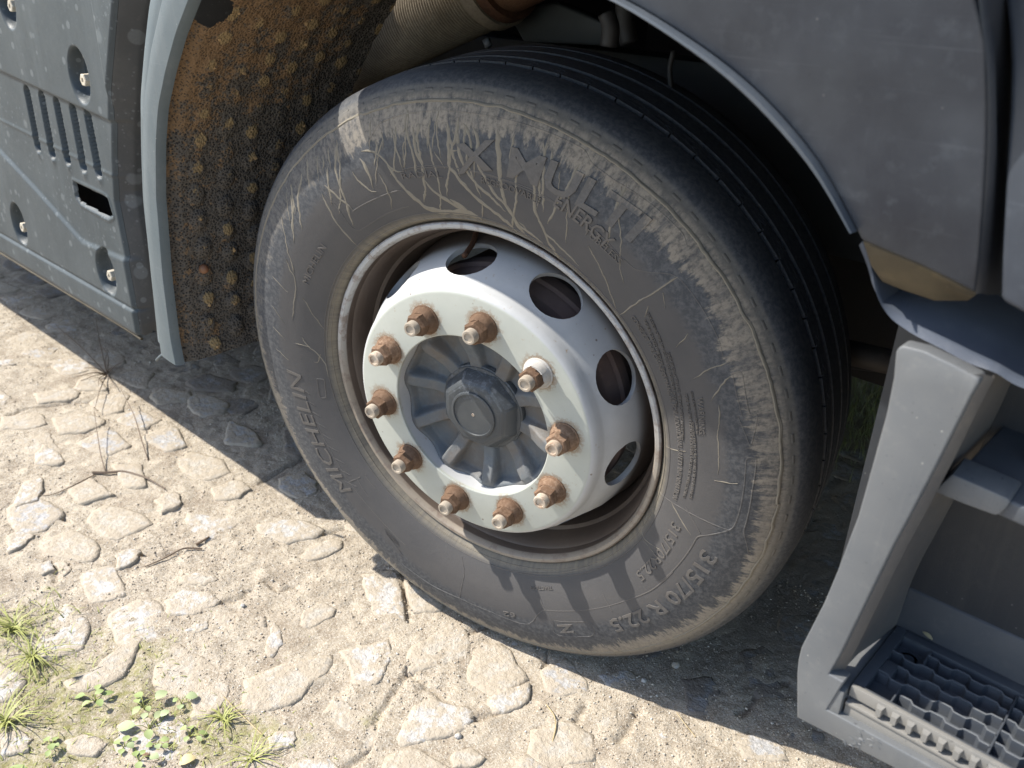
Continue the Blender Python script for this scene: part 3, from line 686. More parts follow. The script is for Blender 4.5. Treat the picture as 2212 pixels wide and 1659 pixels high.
weed(112, 1612, [(-8, -6, .010, .0048, 0), (8, -8, .010, .0045, 0), (0, 10, .011, .005, 0), (10, 6, .008, .004, 0), (-6, 22, .010, .004, 0)], 'dark green weed hugging the dirt by a white stone')
weed(300, 1642, [(-8, -8, .011, .005, 0), (8, -4, .009, .004, 0), (0, 8, .012, .005, 0), (36, 4, .014, .006, 1)], 'bright green seedling at the bottom edge left of the curled leaf')
weed(340, 1610, [(-12, 2, .010, .0045, 0), (10, -4, .012, .005, 0), (2, 10, .010, .0045, 1), (20, 8, .009, .004, 0)], 'tiny weed between the clover weed and the dry straw')
def tuft(px, py, n, ln, label):
    c = gp(px, py); mb = MB()
    for i in range(n):
        V, F = blade(c + np.array([rng.normal(0, .004), rng.normal(0, .004), -.001]), rng.uniform(0, 6.28), rng.uniform(.5, 1) * ln, .0012, rng.uniform(.80, 1.22), 6); mb.add(V, F)
    o = mb.build('grass_tuft', [M_GRASS], None); tone(o, .7); tag(o, label, 'grass tuft')
tuft(482, 1552, 34, .042, 'spiky tuft of fine green grass beside the pale straw')
tuft(72, 1418, 34, .085, 'straggling tuft of long pale grass stalks at the left edge')
tuft(15, 1560, 34, .085, 'grass tuft cut by the lower left edge of the photo')
tuft(30, 1360, 36, .075, 'grass tuft with flat lying stalks, highest one at the left edge')
tuft(545, 1640, 16, .06, 'thin arching grass tuft at the bottom edge beside a rounded stone')
def lone_leaf(px, py, ang, ln, wd, mat, label, tilt=0.5, up=.003):
    mb = MB(); leafmesh(mb, np.array([0, 0, 0]), ang, ln, wd, tilt, .5); o = mb.build('fallen_leaf', [mat], None); tone(o); o.location = gp(px, py, up); tag(o, label, 'leaf')
lone_leaf(386, 1652, 1.1, .034, .010, M_DRYLEAF, 'curled tan leaf standing on edge at the bottom of the photo', .7)
lone_leaf(20, 1655, .2, .04, .014, M_WEED, 'yellow green leaf cut off by the lower left corner', .2)
lone_leaf(305, 1628, .4, .022, .004, M_RUST, 'curled reddish brown leaf among small clover weeds', .3)
def pebble(px, py, s, mat, label):
    bm = bmesh.new(); bmesh.ops.create_icosphere(bm, subdivisions=2, radius=s)
    for v in bm.verts: v.co *= 1 + rng.normal(0, .07); v.co.z *= .75
    me = bpy.data.meshes.new('pebble'); bm.to_mesh(me); bm.free(); me.materials.append(mat); me.shade_smooth()
    o = link('pebble', me); o.location = gp(px, py, s * .4); tag(o, label, 'pebble')
pebble(990, 1589, .0062, M_STONES[0], 'round white pebble on dirt below the tyre')
pebble(1459, 1438, .0078, M_STONES[2], 'grey white pebble in the shade right of the tyre foot')
pebble(1391, 1472, .005, M_STONES[0], 'small pale pebble just left of the grey white one')
pebble(525, 1308, .0042, M_STONES[0], 'tiny white pebble on bare dirt left of the worn stones')

# ---------------------------------------------------------------- the truck (the part of it that stands in and round the picture)
truck = bpy.data.objects.new('truck', None); COL.objects.link(truck); truck.empty_display_size = 0.3
tag(truck, 'dark grey truck with a muddy steered front wheel, mudguard and cab step', 'truck')

# ---- steel wheel: closed section of rim and dished disc, hand holes cut through
rimprof = [(0.012, 0.2945), (0.006, 0.2982), (0.001, 0.2985), (-0.0015, 0.2955), (-0.001, 0.2905), (0.003, 0.2872), (0.010, 0.2855), (0.022, 0.2845), (0.026, 0.281), (0.040, 0.2765), (0.060, 0.2715), (0.064, 0.266), (0.085, 0.262),
           (0.120, 0.258), (0.19, 0.262), (0.245, 0.285), (0.25, 0.297), (0.255, 0.297), (0.255, 0.292), (0.19, 0.270), (0.12, 0.266), (0.07, 0.275), (0.03, 0.286), (0.014, 0.2900)]
RIM = lathe(rimprof + rimprof[:1], 160)
discprof = [(-0.002, 0.1390), (-0.030, 0.1385), (-0.0415, 0.1385), (-0.0425, 0.1400), (-0.0425, 0.2050), (-0.0415, 0.2085), (-0.038, 0.2125), (-0.031, 0.2160), (-0.022, 0.2178), (-0.017, 0.2195), (-0.008, 0.2260), (0.010, 0.2345), (0.030, 0.2410), (0.050, 0.2455), (0.075, 0.2500), (0.100, 0.2555), (0.115, 0.2590),
            (0.115, 0.2520), (0.075, 0.2420), (0.030, 0.2320), (0.006, 0.2250), (-0.018, 0.2100), (-0.030, 0.2000)]
DISC = lathe(discprof + discprof[:1], 200)
tmp_d = gridmesh('tmp_disc', DISC, M_RIM, close_u=True)
bm = bmesh.new(); bm.from_mesh(tmp_d.data); bmesh.ops.remove_doubles(bm, verts=bm.verts, dist=1e-6); bmesh.ops.recalc_face_normals(bm, faces=bm.faces); bm.to_mesh(tmp_d.data); bm.free()
bm = bmesh.new()
for k in range(10):
    a = PHI - (k + 0.5) * math.pi / 5
    n_ = Vector((math.cos(a) * 0.93, -0.36, math.sin(a) * 0.93)).normalized(); t_ = Vector((-math.sin(a), 0, math.cos(a))); b_ = n_.cross(t_).normalized()
    c_ = Vector((math.cos(a) * 0.2375, 0.022, math.sin(a) * 0.2375)); R1, R2 = [], []
    for j in range(28):
        q = 2 * math.pi * j / 28; off = t_ * (0.0410 * math.cos(q)) + b_ * (0.0375 * math.sin(q))
        R1.append(bm.verts.new(c_ + off + n_ * 0.05)); R2.append(bm.verts.new(c_ + off - n_ * 0.06))
    bm.faces.new(R1); bm.faces.new(R2[::-1])
    for j in range(28): bm.faces.new((R1[j - 1], R2[j - 1], R2[j], R1[j]))
bmesh.ops.recalc_face_normals(bm, faces=bm.faces)
me = bpy.data.meshes.new('tmp_cut'); bm.to_mesh(me); bm.free(); tmp_c = link('tmp_cut', me)
md = tmp_d.modifiers.new('cut', 'BOOLEAN'); md.object = tmp_c; md.operation = 'DIFFERENCE'; md.solver = 'EXACT'
dg = bpy.context.evaluated_depsgraph_get(); ev = bpy.data.meshes.new_from_object(tmp_d.evaluated_get(dg))
rimo = gridmesh('tmp_rim', RIM, M_RIM, close_u=True)
bm = bmesh.new(); bm.from_mesh(ev); bm.from_mesh(rimo.data); bmesh.ops.remove_doubles(bm, verts=bm.verts, dist=1e-6); bmesh.ops.recalc_face_normals(bm, faces=bm.faces)
me = bpy.data.meshes.new('wheel'); bm.to_mesh(me); bm.free(); me.materials.append(M_RIM)
for o in (tmp_d, tmp_c, rimo): bpy.data.objects.remove(o)
me.shade_smooth(); me.set_sharp_from_angle(angle=math.radians(32))
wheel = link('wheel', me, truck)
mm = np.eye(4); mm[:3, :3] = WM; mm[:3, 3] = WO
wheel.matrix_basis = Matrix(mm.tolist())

# ---- tyre
SIDE = np.array([(0.0125, 0.2935), (0.0055, 0.3000), (-0.003, 0.3050), (-0.010, 0.3120), (-0.0160, 0.3250), (-0.0215, 0.3420), (-0.0262, 0.3620), (-0.0290, 0.3850), (-0.0300, 0.4020), (-0.0290, 0.4200), (-0.0262, 0.4380), (-0.0215, 0.4540),
                 (-0.0165, 0.4660), (-0.0145, 0.4700), (-0.0118, 0.4715), (-0.0105, 0.4760), (-0.0070, 0.4820), (-0.0035, 0.4845), (-0.002, 0.4880), (0.0045, 0.4945), (0.013, 0.5000), (0.024, 0.5035), (0.040, 0.5055)])
SR, SD = SIDE[:, 1], SIDE[:, 0]
def sd(r): return np.interp(r, SR, SD)
tp = [tuple(p) for p in SIDE]
fine = []
for (a, b) in zip(tp[:-1], tp[1:]):
    fine += [a]
    if b[1] - a[1] > 0.012: fine.append(((a[0] + b[0]) / 2 - 0.0005, (a[1] + b[1]) / 2))
fine.append(tp[-1])
fine += [(0.054, 0.5065), (0.0565, 0.4965), (0.0610, 0.4965), (0.0635, 0.5000), (0.096, 0.5005), (0.0985, 0.495), (0.106, 0.495), (0.108, 0.507), (0.146, 0.507), (0.148, 0.495), (0.156, 0.495), (0.158, 0.5065), (0.19, 0.5065), (0.192, 0.495), (0.199, 0.495), (0.2005, 0.5055),
         (0.225, 0.504), (0.244, 0.4985), (0.256, 0.488), (0.275, 0.45), (0.285, 0.40), (0.275, 0.34), (0.255, 0.30), (0.25, 0.295)]
TY = lathe(fine, 300)
W_ = l2w(TY.reshape(-1, 3)); gz = 0.004
lowm = np.clip(0.05 - W_[:, 2], 0, 0.05) / 0.05
W_[:, 2] = np.where(W_[:, 2] < gz, gz + (W_[:, 2] - gz) * 0.05, W_[:, 2])
TY = w2l(W_).reshape(TY.shape)
# shoulder wear nibbles
thg = np.arctan2(TY[..., 2], TY[..., 0]); rg = np.hypot(TY[..., 0], TY[..., 2])
tyre = gridmesh('tyre', TY, M_TYRE, wheel, close_u=True, sharp=50)
# second rib of the tread, cut into blocks by jagged sipes
NB = 76
def block(a0, a1):
    V, F = [], []
    def zig(d): return 0.0060 * (1 if int((d - .0655) / .0061) % 2 else -1) + 0.12 * (d - 0.08)
    ds_ = np.linspace(0.0655, 0.0955, 6)
    for r_ in (0.4985, 0.5075):
        for d in ds_:
            for a, s in ((a0, 1), (a1, -1)):
                q = a + zig(d) / 0.5 + s * 0.0024; V.append((r_ * math.cos(q), d, r_ * math.sin(q)))
    n = 12
    for i in range(5):
        b, t = 2 * i, n + 2 * i
        F += [(t, t + 1, t + 3, t + 2), (b, t, t + 2, b + 2), (b + 1, b + 3, t + 3, t + 1)]
    F += [(0, 1, n + 1, n), (10, n + 10, n + 11, 11)]
    return V, F
bv, bf = block(0, 2 * math.pi / NB)
bme = None
for k in range(NB):
    if bme is None:
        o = mesh('tread_block', bv, bf, M_TYRE, wheel, smooth=False); bme = o.data
    else: o = link('tread_block', bme, wheel)
    o.rotation_euler = (0, -2 * math.pi * k / NB, 0)
    # leave out the blocks squashed flat on the ground
    p = l2w((0.5 * math.cos(2 * math.pi * (k + .5) / NB), 0.08, 0.5 * math.sin(2 * math.pi * (k + .5) / NB)))
    if p[2] < 0.02: bpy.data.objects.remove(o)

# ---- relief on the sidewall: everything is laid on the surface at (angle, radius)
def sw(px, py):
    """(angle, radius) of the sidewall point seen at a pixel"""
    d = -0.02
    for _ in range(6):
        rr = WM.T @ ray(px, py); c = w2l(CAM); t = (d - c[1]) / rr[1]; P = c + t * rr; r = math.hypot(P[0], P[2]); d = float(sd(np.clip(r, 0.2935, 0.5055)))
    return math.atan2(P[2], P[0]), r
def onside(th, r, h=0.0):
    th, r = np.asarray(th, float), np.asarray(r, float); d = sd(r); e = 0.002
    sl = (sd(r + e) - sd(r - e)) / (2 * e); nn = 1 / np.sqrt(1 + sl * sl)           # outward normal of the profile
    d2, r2 = d - h * nn, r + h * sl * nn
    return np.stack([r2 * np.cos(th), d2, r2 * np.sin(th)], -1)
def swline(L, n=None):
    Q = np.array([sw(*p) for p in L]); Q[:, 0] = np.unwrap(Q[:, 0]); Q = np.stack([Q[:, 0] * 0.42, Q[:, 1]], 1)
    ln = np.linalg.norm(np.diff(Q, axis=0), axis=1).sum(); return smooth_poly(Q, n or max(5, int(ln / 0.004)), 2), ln
def ribbon(mb, Q, w0, h, wob=0.0, seed=0, taper=True, mi=0):
    """a raised bead along Q (arc length, radius) on the sidewall"""
    n = len(Q); T = np.gradient(Q, axis=0); T /= np.linalg.norm(T, axis=1)[:, None] + 1e-9; N = np.stack([-T[:, 1], T[:, 0]], 1)
    t = np.linspace(0, 1, n); wv = np.full(n, w0)
    if wob: wv = wv * (0.65 + 0.9 * fbm(t * 9 * n / 40 + seed * 3.1, t * 0 + seed, 3) * wob + (1 - wob) * 0.35)
    if taper: wv = wv * np.clip(np.minimum(t * n / 2.0, (1 - t) * n / 4.0), 0.25, 1)
    if wob: Q = Q + N * (0.0022 * (fbm(np.arange(n) * 0.45 + seed * 7, np.full(n, seed * 1.7), 3) - 0.5))[:, None] * 2
    V = []
    for off, hh in ((-1, -0.0002), (-0.55, h * 0.85), (0.0, h), (0.55, h * 0.85), (1, -0.0002)):
        p = Q + N * (wv * off)[:, None]; r = np.clip(p[:, 1], 0.296, 0.4985); V.append(onside(p[:, 0] / 0.42, r, hh))
    V = np.stack(V, 1); F = []
    for i in range(n - 1):
        for j in range(4): F.append((i * 5 + j, i * 5 + j + 1, (i + 1) * 5 + j + 1, (i + 1) * 5 + j))
    mb.add(V.reshape(-1, 3), F, mi)
Z5 = (691.25, 201.6, .26042); Z6 = (1152, 288, .3125); Z7 = (1324.9, 748.9, .3125); ZL = (547.2, 518.4, .2083); ZR = (864, 1008, .28646); ZD4 = (691.25, 864, .24305); ZT = (864, 230.4, .20833)
def cat_(*parts):
    L = []
    for z, pts in parts: L += zpts(z[0], z[1], z[2], pts)
    return L
mud = MB()
runs = [
 (Z5, 10, [(345, 490), (420, 470), (480, 500), (560, 590), (620, 640), (700, 655)]), (Z5, 14, [(560, 590), (600, 660), (640, 720), (700, 790), (760, 860), (830, 910), (920, 970), (1000, 985)]),
 (Z5, 16, [(330, 540), (370, 590), (390, 640), (420, 690), (440, 790)]), (Z5, 10, [(270, 650), (300, 710), (350, 760), (400, 800), (470, 820)]),
 (Z5, 12, [(40, 760), (110, 820), (170, 880), (240, 930), (280, 980)]), (Z5, 14, [(720, 280), (735, 400), (760, 480), (790, 560), (790, 660), (830, 700)]),
 (Z5, 14, [(765, 280), (780, 400), (800, 520), (850, 580), (880, 650)]), (Z5, 17, [(870, 720), (920, 790), (980, 850), (1080, 900), (1160, 960), (1240, 1000)]),
 (Z5, 24, [(700, 790), (800, 880), (900, 960), (1040, 985), (1180, 985), (1290, 1010), (1345, 1050)]), (Z5, 20, [(1080, 880), (1160, 930), (1250, 1000), (1330, 1030)]),
 (Z5, 17, [(1055, 240), (1070, 400), (1065, 500), (1060, 600), (1120, 670), (1190, 760), (1270, 840), (1340, 910), (1430, 970), (1500, 1020), (1560, 1080), (1640, 1150)]), (Z5, 15, [(1080, 472), (1115, 468), (1150, 475)]),
 (Z5, 14, [(1140, 290), (1150, 480), (1190, 600), (1230, 670), (1290, 740), (1380, 830), (1440, 880), (1540, 980)]), (Z5, 16, [(1190, 250), (1240, 340), (1250, 440)]),
 (Z5, 14, [(1280, 280), (1310, 380), (1310, 580), (1330, 640), (1390, 740), (1440, 830), (1540, 920), (1580, 980)]), (Z5, 20, [(1480, 300), (1480, 500), (1490, 700), (1520, 830), (1540, 930), (1600, 1010), (1640, 1100), (1720, 1180)]),
 (Z5, 15, [(1780, 690), (1775, 900), (1790, 1000), (1850, 1120), (1890, 1230), (1970, 1340), (2020, 1420)]), (Z5, 14, [(1820, 690), (1815, 880)]), (Z5, 10, [(1860, 1150), (1950, 1230), (2050, 1330), (2150, 1430)]),
 (Z5, 12, [(20, 830), (90, 980), (150, 1090), (230, 1180), (320, 1270)]), (Z5, 9, [(1650, 1060), (1760, 1170), (1880, 1270)]), (Z5, 10, [(1340, 900), (1350, 980), (1345, 1050)]),
 (Z5, 9, [(600, 300), (620, 420), (660, 540), (690, 640)]), (Z5, 8, [(490, 660), (540, 760), (590, 870), (600, 960)]), (Z5, 8, [(1280, 480), (1285, 600), (1280, 700)]), (Z5, 10, [(1580, 960), (1650, 1100), (1850, 1240)]),
 (Z5, 12, [(1210, 470), (1220, 540), (1240, 580)]), (Z5, 12, [(1260, 470), (1265, 560)]), (Z5, 9, [(950, 480), (1000, 560), (1040, 620)]),
 (Z6, 11, [(1000, 990), (850, 1090), (700, 1180), (590, 1260)]), (Z6, 12, [(800, 1190), (775, 1270)]), (Z6, 8, [(1070, 1380), (990, 1480)]), (Z6, 9, [(380, 780), (460, 920), (520, 1060), (580, 1230)]), (Z6, 9, [(900, 1100), (915, 1210)]),
 (Z7, 10, [(810, 200), (740, 280), (700, 330), (670, 380)]), (Z7, 8, [(730, 400), (722, 600), (725, 880)]),
 (Z7, 10, [(400, 1070), (470, 1200), (540, 1300)]), (Z7, 8, [(240, 1170), (190, 1260), (220, 1340), (320, 1400)]), (Z7, 8, [(800, 100), (660, 150), (540, 230)]), (Z7, 8, [(700, 920), (780, 940), (860, 945)]), (Z7, 9, [(370, 690), (430, 715), (500, 720)]),
 (ZL, 14, [(340, 200), (380, 300), (440, 400), (440, 560), (420, 700), (410, 830)]), (ZL, 15, [(500, 1000), (560, 1090), (680, 1190), (760, 1290), (820, 1390)]), (ZL, 9, [(440, 1065), (520, 1090), (590, 1105)]), (ZL, 10, [(700, 1180), (670, 1280), (640, 1270)]),
 (ZL, 12, [(520, 600), (600, 740), (680, 850), (760, 950)]), (ZL, 9, [(200, 380), (300, 480), (360, 540)]), (ZL, 8, [(190, 680), (270, 780), (330, 870)]), (ZL, 8, [(210, 900), (280, 980), (340, 1040)]), (ZL, 8, [(240, 1130), (310, 1190), (370, 1250)]),
 (ZR, 7, [(1820, 530), (1880, 600), (1960, 700)]),
]
for k, (z, wpx, L) in enumerate(runs):
    Q, ln = swline(zpts(z[0], z[1], z[2], L)); ribbon(mud, Q, wpx * z[2] * (0.00072 if z is Z5 else 0.00040), 0.0009, 0.85, k)
for k in range(44):                                      # thin runs following gravity from the mud belt towards the rim
    a = math.radians(rng.uniform(60, 146)); r0 = rng.uniform(.425, .462); p = np.array([r0 * math.cos(a), r0 * math.sin(a)]); L = rng.uniform(.02, .13); pts = [p.copy()]; dx = rng.normal(0, .12) - .22 * math.cos(a)
    for _ in range(int(L / .006)):
        dx += rng.normal(0, .10); dx *= .92; tang = np.array([p[1], -p[0]]) / np.hypot(*p); dn = np.array([dx, -1.0]); dn /= np.hypot(*dn); q = p + dn * .006
        if np.hypot(*q) < .312: break
        p = q; pts.append(p.copy())
    if len(pts) < 4: continue
    pts = np.array(pts); Q = np.stack([np.unwrap(np.arctan2(pts[:, 1], pts[:, 0])) * .42, np.hypot(pts[:, 0], pts[:, 1])], 1); ribbon(mud, smooth_poly(Q, len(pts) * 2, 1), rng.uniform(.0009, .0026), .0007, .85, 200 + k)
th = np.linspace(0, 2 * np.pi, 360); ribbon(mud, np.stack([th * 0.42, np.full(360, 0.4705)], 1), 0.0019, 0.0016, 0.5, 77, taper=False)
mo = mud.build('mud_run', [M_MUD], wheel); tag(mo, kind='stuff')
# moulded ribs of the sidewall
ribs = MB()
lines = [
 cat_((Z5, [(400, 400), (500, 240), (700, 170), (1000, 140), (1300, 170), (1700, 260), (2000, 370), (2200, 470)]), (Z6, [(400, 210), (550, 320), (700, 410), (850, 520), (960, 620), (1040, 700), (1060, 780)])),
 cat_((Z5, [(690, 630), (900, 595), (1180, 630), (1400, 680), (1700, 790), (2000, 940), (2180, 1060)]), (Z6, [(420, 660), (600, 850), (700, 940), (800, 960), (960, 970), (1030, 1020), (1150, 1180), (1280, 1420), (1310, 1540)])),
 cat_((Z5, [(270, 980), (450, 880), (600, 820), (680, 800), (705, 825)])), cat_((Z5, [(740, 935), (550, 1000), (400, 1095), (320, 1140), (270, 1120), (150, 950), (0, 770)])),
 cat_((Z7, [(820, 180), (835, 165), (880, 160), (890, 175), (910, 330), (940, 475), (945, 480), (1000, 452), (1000, 460), (950, 690), (945, 690), (855, 470), (858, 462), (890, 480)])), cat_((Z7, [(890, 480), (850, 330), (822, 185)])),
 cat_((Z7, [(992, 763), (920, 765), (915, 775), (910, 900), (870, 1150), (830, 1255), (800, 1270), (580, 1310), (530, 1400), (400, 1560), (330, 1620)])), cat_((Z7, [(990, 770), (960, 1000), (900, 1280), (935, 1430)])),
 cat_((Z7, [(320, 1000), (480, 1120), (810, 1272)])), cat_((Z7, [(500, 1110), (600, 1290)])),
 cat_((ZR, [(2060, 790), (1900, 930), (1700, 1010), (1400, 1080), (1080, 1080), (1030, 1120), (1010, 1160), (970, 1190), (900, 1180), (700, 1100), (470, 1000), (250, 900), (0, 720)])),
 cat_((ZR, [(1165, 1162), (1420, 1168), (1460, 1200), (1470, 1240), (1450, 1280), (1190, 1272), (1155, 1240), (1158, 1170)])),
 cat_((ZR, [(530, 620), (490, 800), (450, 1000)])), cat_((ZR, [(1055, 990), (1100, 1090)])), cat_((ZR, [(1530, 960), (1600, 1090)])),
 cat_((ZD4, [(-100, 60), (0, 270), (130, 510), (260, 725), (420, 930), (600, 1130), (760, 1290)])), cat_((ZD4, [(260, 727), (360, 685)])), cat_((ZD4, [(330, 700), (430, 860)])), cat_((ZD4, [(400, 652), (505, 590)])), cat_((ZD4, [(500, 600), (570, 730)])),
 cat_((Z6, [(590, 1260), (980, 990)])), cat_((ZT, [(170, 640), (440, 625), (800, 670), (1100, 760), (1400, 870), (1620, 1000)])), cat_((ZL, [(660, 1440), (740, 1440), (760, 1640), (690, 1640), (660, 1440)])),
 cat_((ZL, [(1100, 100), (930, 310), (830, 560), (790, 720), (775, 900), (770, 1120)])), cat_((ZR, [(730, 760), (1000, 800), (1250, 790), (1430, 750)])),
]
for k, L in enumerate(lines):
    Q, ln = swline(L); ribbon(ribs, Q, 0.0012, 0.0008, 0.0, k, taper=False)
for rr_, hw in ((0.3165, 0.0010), (0.3075, 0.0008)):
    th = np.linspace(0, 2 * np.pi, 300); ribbon(ribs, np.stack([th * 0.42, np.full(300, rr_)], 1), hw, 0.0012, taper=False)
for k in range(96):                                      # little dashes moulded round the shoulder
    a = 2 * math.pi * k / 96; Q = np.stack([np.linspace(a, a + 0.026, 4) * 0.42, np.full(4, 0.4835)], 1); ribbon(ribs, Q, 0.0017, 0.0007, taper=False)
for k in range(9):                                       # slanting cuts, lower left
    Q, ln = swline(zpts(ZD4[0], ZD4[1], ZD4[2], [(-190 + 52 * k, -120 + 105 * k), (-90 + 52 * k, -55 + 103 * k)])); ribbon(ribs, Q, 0.0008, 0.0010)
for k in range(16):
    b = (560 + 9 * k + (k % 2) * 2, 1080 + 12 * k); Q, ln = swline(zpts(ZD4[0], ZD4[1], ZD4[2], [b, (b[0] + 12, b[1] + 60), (b[0] + 40, b[1] + 120)])); ribbon(ribs, Q, 0.0005, 0.0006)
ro = ribs.build('moulding', [M_RIB], wheel); ro['label'] = 'thin moulded ribs on the sidewall'

def text_mesh(s, bold=0.0):
    cu = bpy.data.curves.new('t', 'FONT'); cu.body = s; cu.size = 1.0; cu.offset = bold; cu.resolution_u = 2
    o = bpy.data.objects.new('t', cu); COL.objects.link(o)
    bpy.context.view_layer.update(); dg = bpy.context.evaluated_depsgraph_get(); me = bpy.data.meshes.new_from_object(o.evaluated_get(dg))
    V = np.array([v.co[:2] for v in me.vertices]); F = [tuple(p.vertices) for p in me.polygons]
    bpy.data.objects.remove(o); bpy.data.curves.remove(cu); bpy.data.meshes.remove(me); return V, F
def sidetext(s, p0, p1, h, relief=0.0010, bold=0.0, shear=0.0, outline=False):
    """raised lettering read clockwise from pixel p0 to pixel p1, cap height h metres"""
    V, F = text_mesh(s, bold); V = V - V.min(0); V[:, 0] += shear * V[:, 1]; Wd = V[:, 0].max(); Hh = V[:, 1].max()
    (a0, r0), (a1, r1) = sw(*p0), sw(*p1); a1 = a0 - ((a0 - a1) % (2 * math.pi))
    th = a0 + (a1 - a0) * V[:, 0] / Wd; r = r0 + (r1 - r0) * V[:, 0] / Wd + (V[:, 1] / Hh - 0.5) * h
    relief = max(relief, 0.0015); top = onside(th, r, relief); bot = onside(th, r, -0.0003); n = len(V)
    from collections import Counter
    ec = Counter(); dirn = {}
    for f in F:
        for i in range(len(f)):
            e = (f[i], f[(i + 1) % len(f)]); ec[tuple(sorted(e))] += 1; dirn[tuple(sorted(e))] = e
    FF = [tuple(f) for f in F] + [(b, a, a + n, b + n) for k_, c_ in ec.items() if c_ == 1 for a, b in [dirn[k_]]]
    VV = np.vstack([top, bot])
    relief_ = relief
    o = mesh('lettering', VV, FF, M_LETTER, wheel, smooth=False)
    return o
for args in [
 ('X', (985, 345), (1068, 335), .040, .0022, .025), ('MULTI', (1100, 350), (1385, 500), .040, .0022, .025),
 ('ENERGY', (1200, 428), (1322, 530), .021, .0018, .012, .15),
 ('RADIAL', (868, 380), (956, 377), .0085), ('REGROOVABLE', (1040, 388), (1168, 434), .0095), ('TUBELESS', (1264, 496), (1342, 566), .010),
 ('MICHELIN', (660, 612), (700, 530), .0115), ('MICHELIN', (752, 1065), (634, 800), .030, .0010, .0, .2),
 ('315/70 R 22.5', (1534, 1195), (1322, 1352), .026, .0018, .012), ('315/70R22.5', (1462, 1132), (1380, 1246), .016, .0010),
 ('TRACTION', (1194, 1270), (1148, 1269), .0055, .0007), ('Z', (1240, 1357), (1206, 1358), .017, .0012, .03), ('62', (1114, 1329), (1088, 1324), .010, .001),
 ('WARNING:', (1512, 858), (1517, 940), .0085), ('CONSULT THE OWNERS MANUAL FOR ADDITIONAL SAFETY INFORMATION', (1367, 682), (1458, 1078), .0075, .0009),
 ('FOLLOW TIRE PLACARD INSTRUCTIONS IN VEHICLE', (1496, 912), (1492, 1076), .0042, .0007), ('SERIOUS INJURY MAY RESULT FROM:', (1494, 845), (1506, 936), .0042, .0007),
 ('TIRE FAILURE DUE TO UNDERINFLATION OR OVERLOADING', (1482, 850), (1478, 1074), .0042, .0007), ('ONLY SPECIALLY TRAINED PERSONS SHOULD MOUNT TIRES', (1444, 760), (1474, 950), .0045, .0007),
 ('EXPLOSION OF TIRE RIM ASSEMBLY DUE TO IMPROPER MOUNTING', (1400, 676), (1462, 880), .0045, .0007), ('NEVER EXCEED PRESSURE TO SEAT BEADS', (1394, 690), (1446, 850), .0045, .0007)]:
    sidetext(*args)

# ---- nuts on the studs: collar, hexagon, threaded end
def nut_mesh(chrome, rot):
    mb = MB()
    def ringed(prof, n, mi, ph=0.0, cap=True):
        V, F = [], []
        for d, r in prof:
            for j in range(n): a = ph + 2 * math.pi * j / n; V.append((r * math.cos(a), d, r * math.sin(a)))
        for i in range(len(prof) - 1):
            for j in range(n): F.append((i * n + j, i * n + (j + 1) % n, (i + 1) * n + (j + 1) % n, (i + 1) * n + j))
        if cap: F.append(tuple((len(prof) - 1) * n + j for j in range(n)))
        mb.add(V, F, mi)
    c = 2 if chrome else 0
    ringed([(0.001, .0235), (-.0022, .0238), (-.003, .0225)], 26, c)
    ringed([(-.002, .0222), (-.006, .0218), (-.0125, .0188), (-.015, .0170)], 26, c)
    ringed([(-.012, .0178), (-.0255, .0182), (-.0285, .0160), (-.0288, .012)], 6, 0, rot)
    pr = [(-.027, .0112)]
    for k in range(5): pr += [(-.0285 - .0022 * k, .0114), (-.0296 - .0022 * k, .0105)]
    pr += [(-.0392, .0108), (-.0400, .0100), (-.0400, .0072), (-.0382, .0064)]
    ringed(pr, 16, 1)
    if chrome:                                               # broken rim of a plated cover left under the nut
        for a0 in (0.3, 3.6):
            V, F = [], []
            for i in range(5):
                a = a0 + i * .22
                for d, r in ((-.012, .021), (-.022, .0205), (-.022, .0225), (-.012, .023)): V.append((r * math.cos(a), d, r * math.sin(a)))
            for i in range(4):
                for j in range(4): F.append((i * 4 + j, i * 4 + (j + 1) % 4, i * 4 + 4 + (j + 1) % 4, i * 4 + 4 + j))
            mb.add(V, F, 2)
    return mb
for k in range(10):
    mb = nut_mesh(k == 2, rng.uniform(0, 1.05)); o = mb.build('wheel_nut', [M_RUST, M_STUD, M_CHROME], wheel, True, sharp=28)
    a = PHI - k * math.pi / 5; o.location = (0.1675 * math.cos(a), -0.0425, 0.1675 * math.sin(a)); o.rotation_euler = (0, rng.uniform(0, 6.28), 0)
    if k == 2: o['label'] = 'nut standing on a bright plated washer'

# ---- hub with cast ribs, cap, brake drum, valve
nr, na = 34, 360
rr_ = np.linspace(0.052, 0.1383, nr); aa = np.linspace(0, 2 * np.pi, na, endpoint=False); A_, R_ = np.meshgrid(aa, rr_, indexing='ij')
t = (R_ - 0.052) / 0.0855
ph = (A_ - PHI + 0.31) / (2 * np.pi / 10); fr = np.abs(ph - np.round(ph)) * (2 * np.pi / 10) * R_            # distance from a rib's centre line
rib = 1 - sstep(0.0085, 0.0165, fr)
base_d = 0.012 + 0.004 * t - 0.010 * t ** 3
ribd = 0.004 - 0.010 * t - 0.014 * sstep(0.35, 0.95, t)
edge = sstep(0.90, 0.97, t)
D_ = base_d * (1 - rib) + ribd * rib
D_ = D_ * (1 - edge) + (-0.017 - 0.006 * np.cos((A_ - PHI + 0.31) * 10)) * edge
D_ = D_ - 0.006 * (1 - edge)
hub = gridmesh('hub', np.stack([R_ * np.cos(A_), D_ - 0.002, R_ * np.sin(A_)], -1), M_HUB, wheel, close_u=True)
cap = MB()
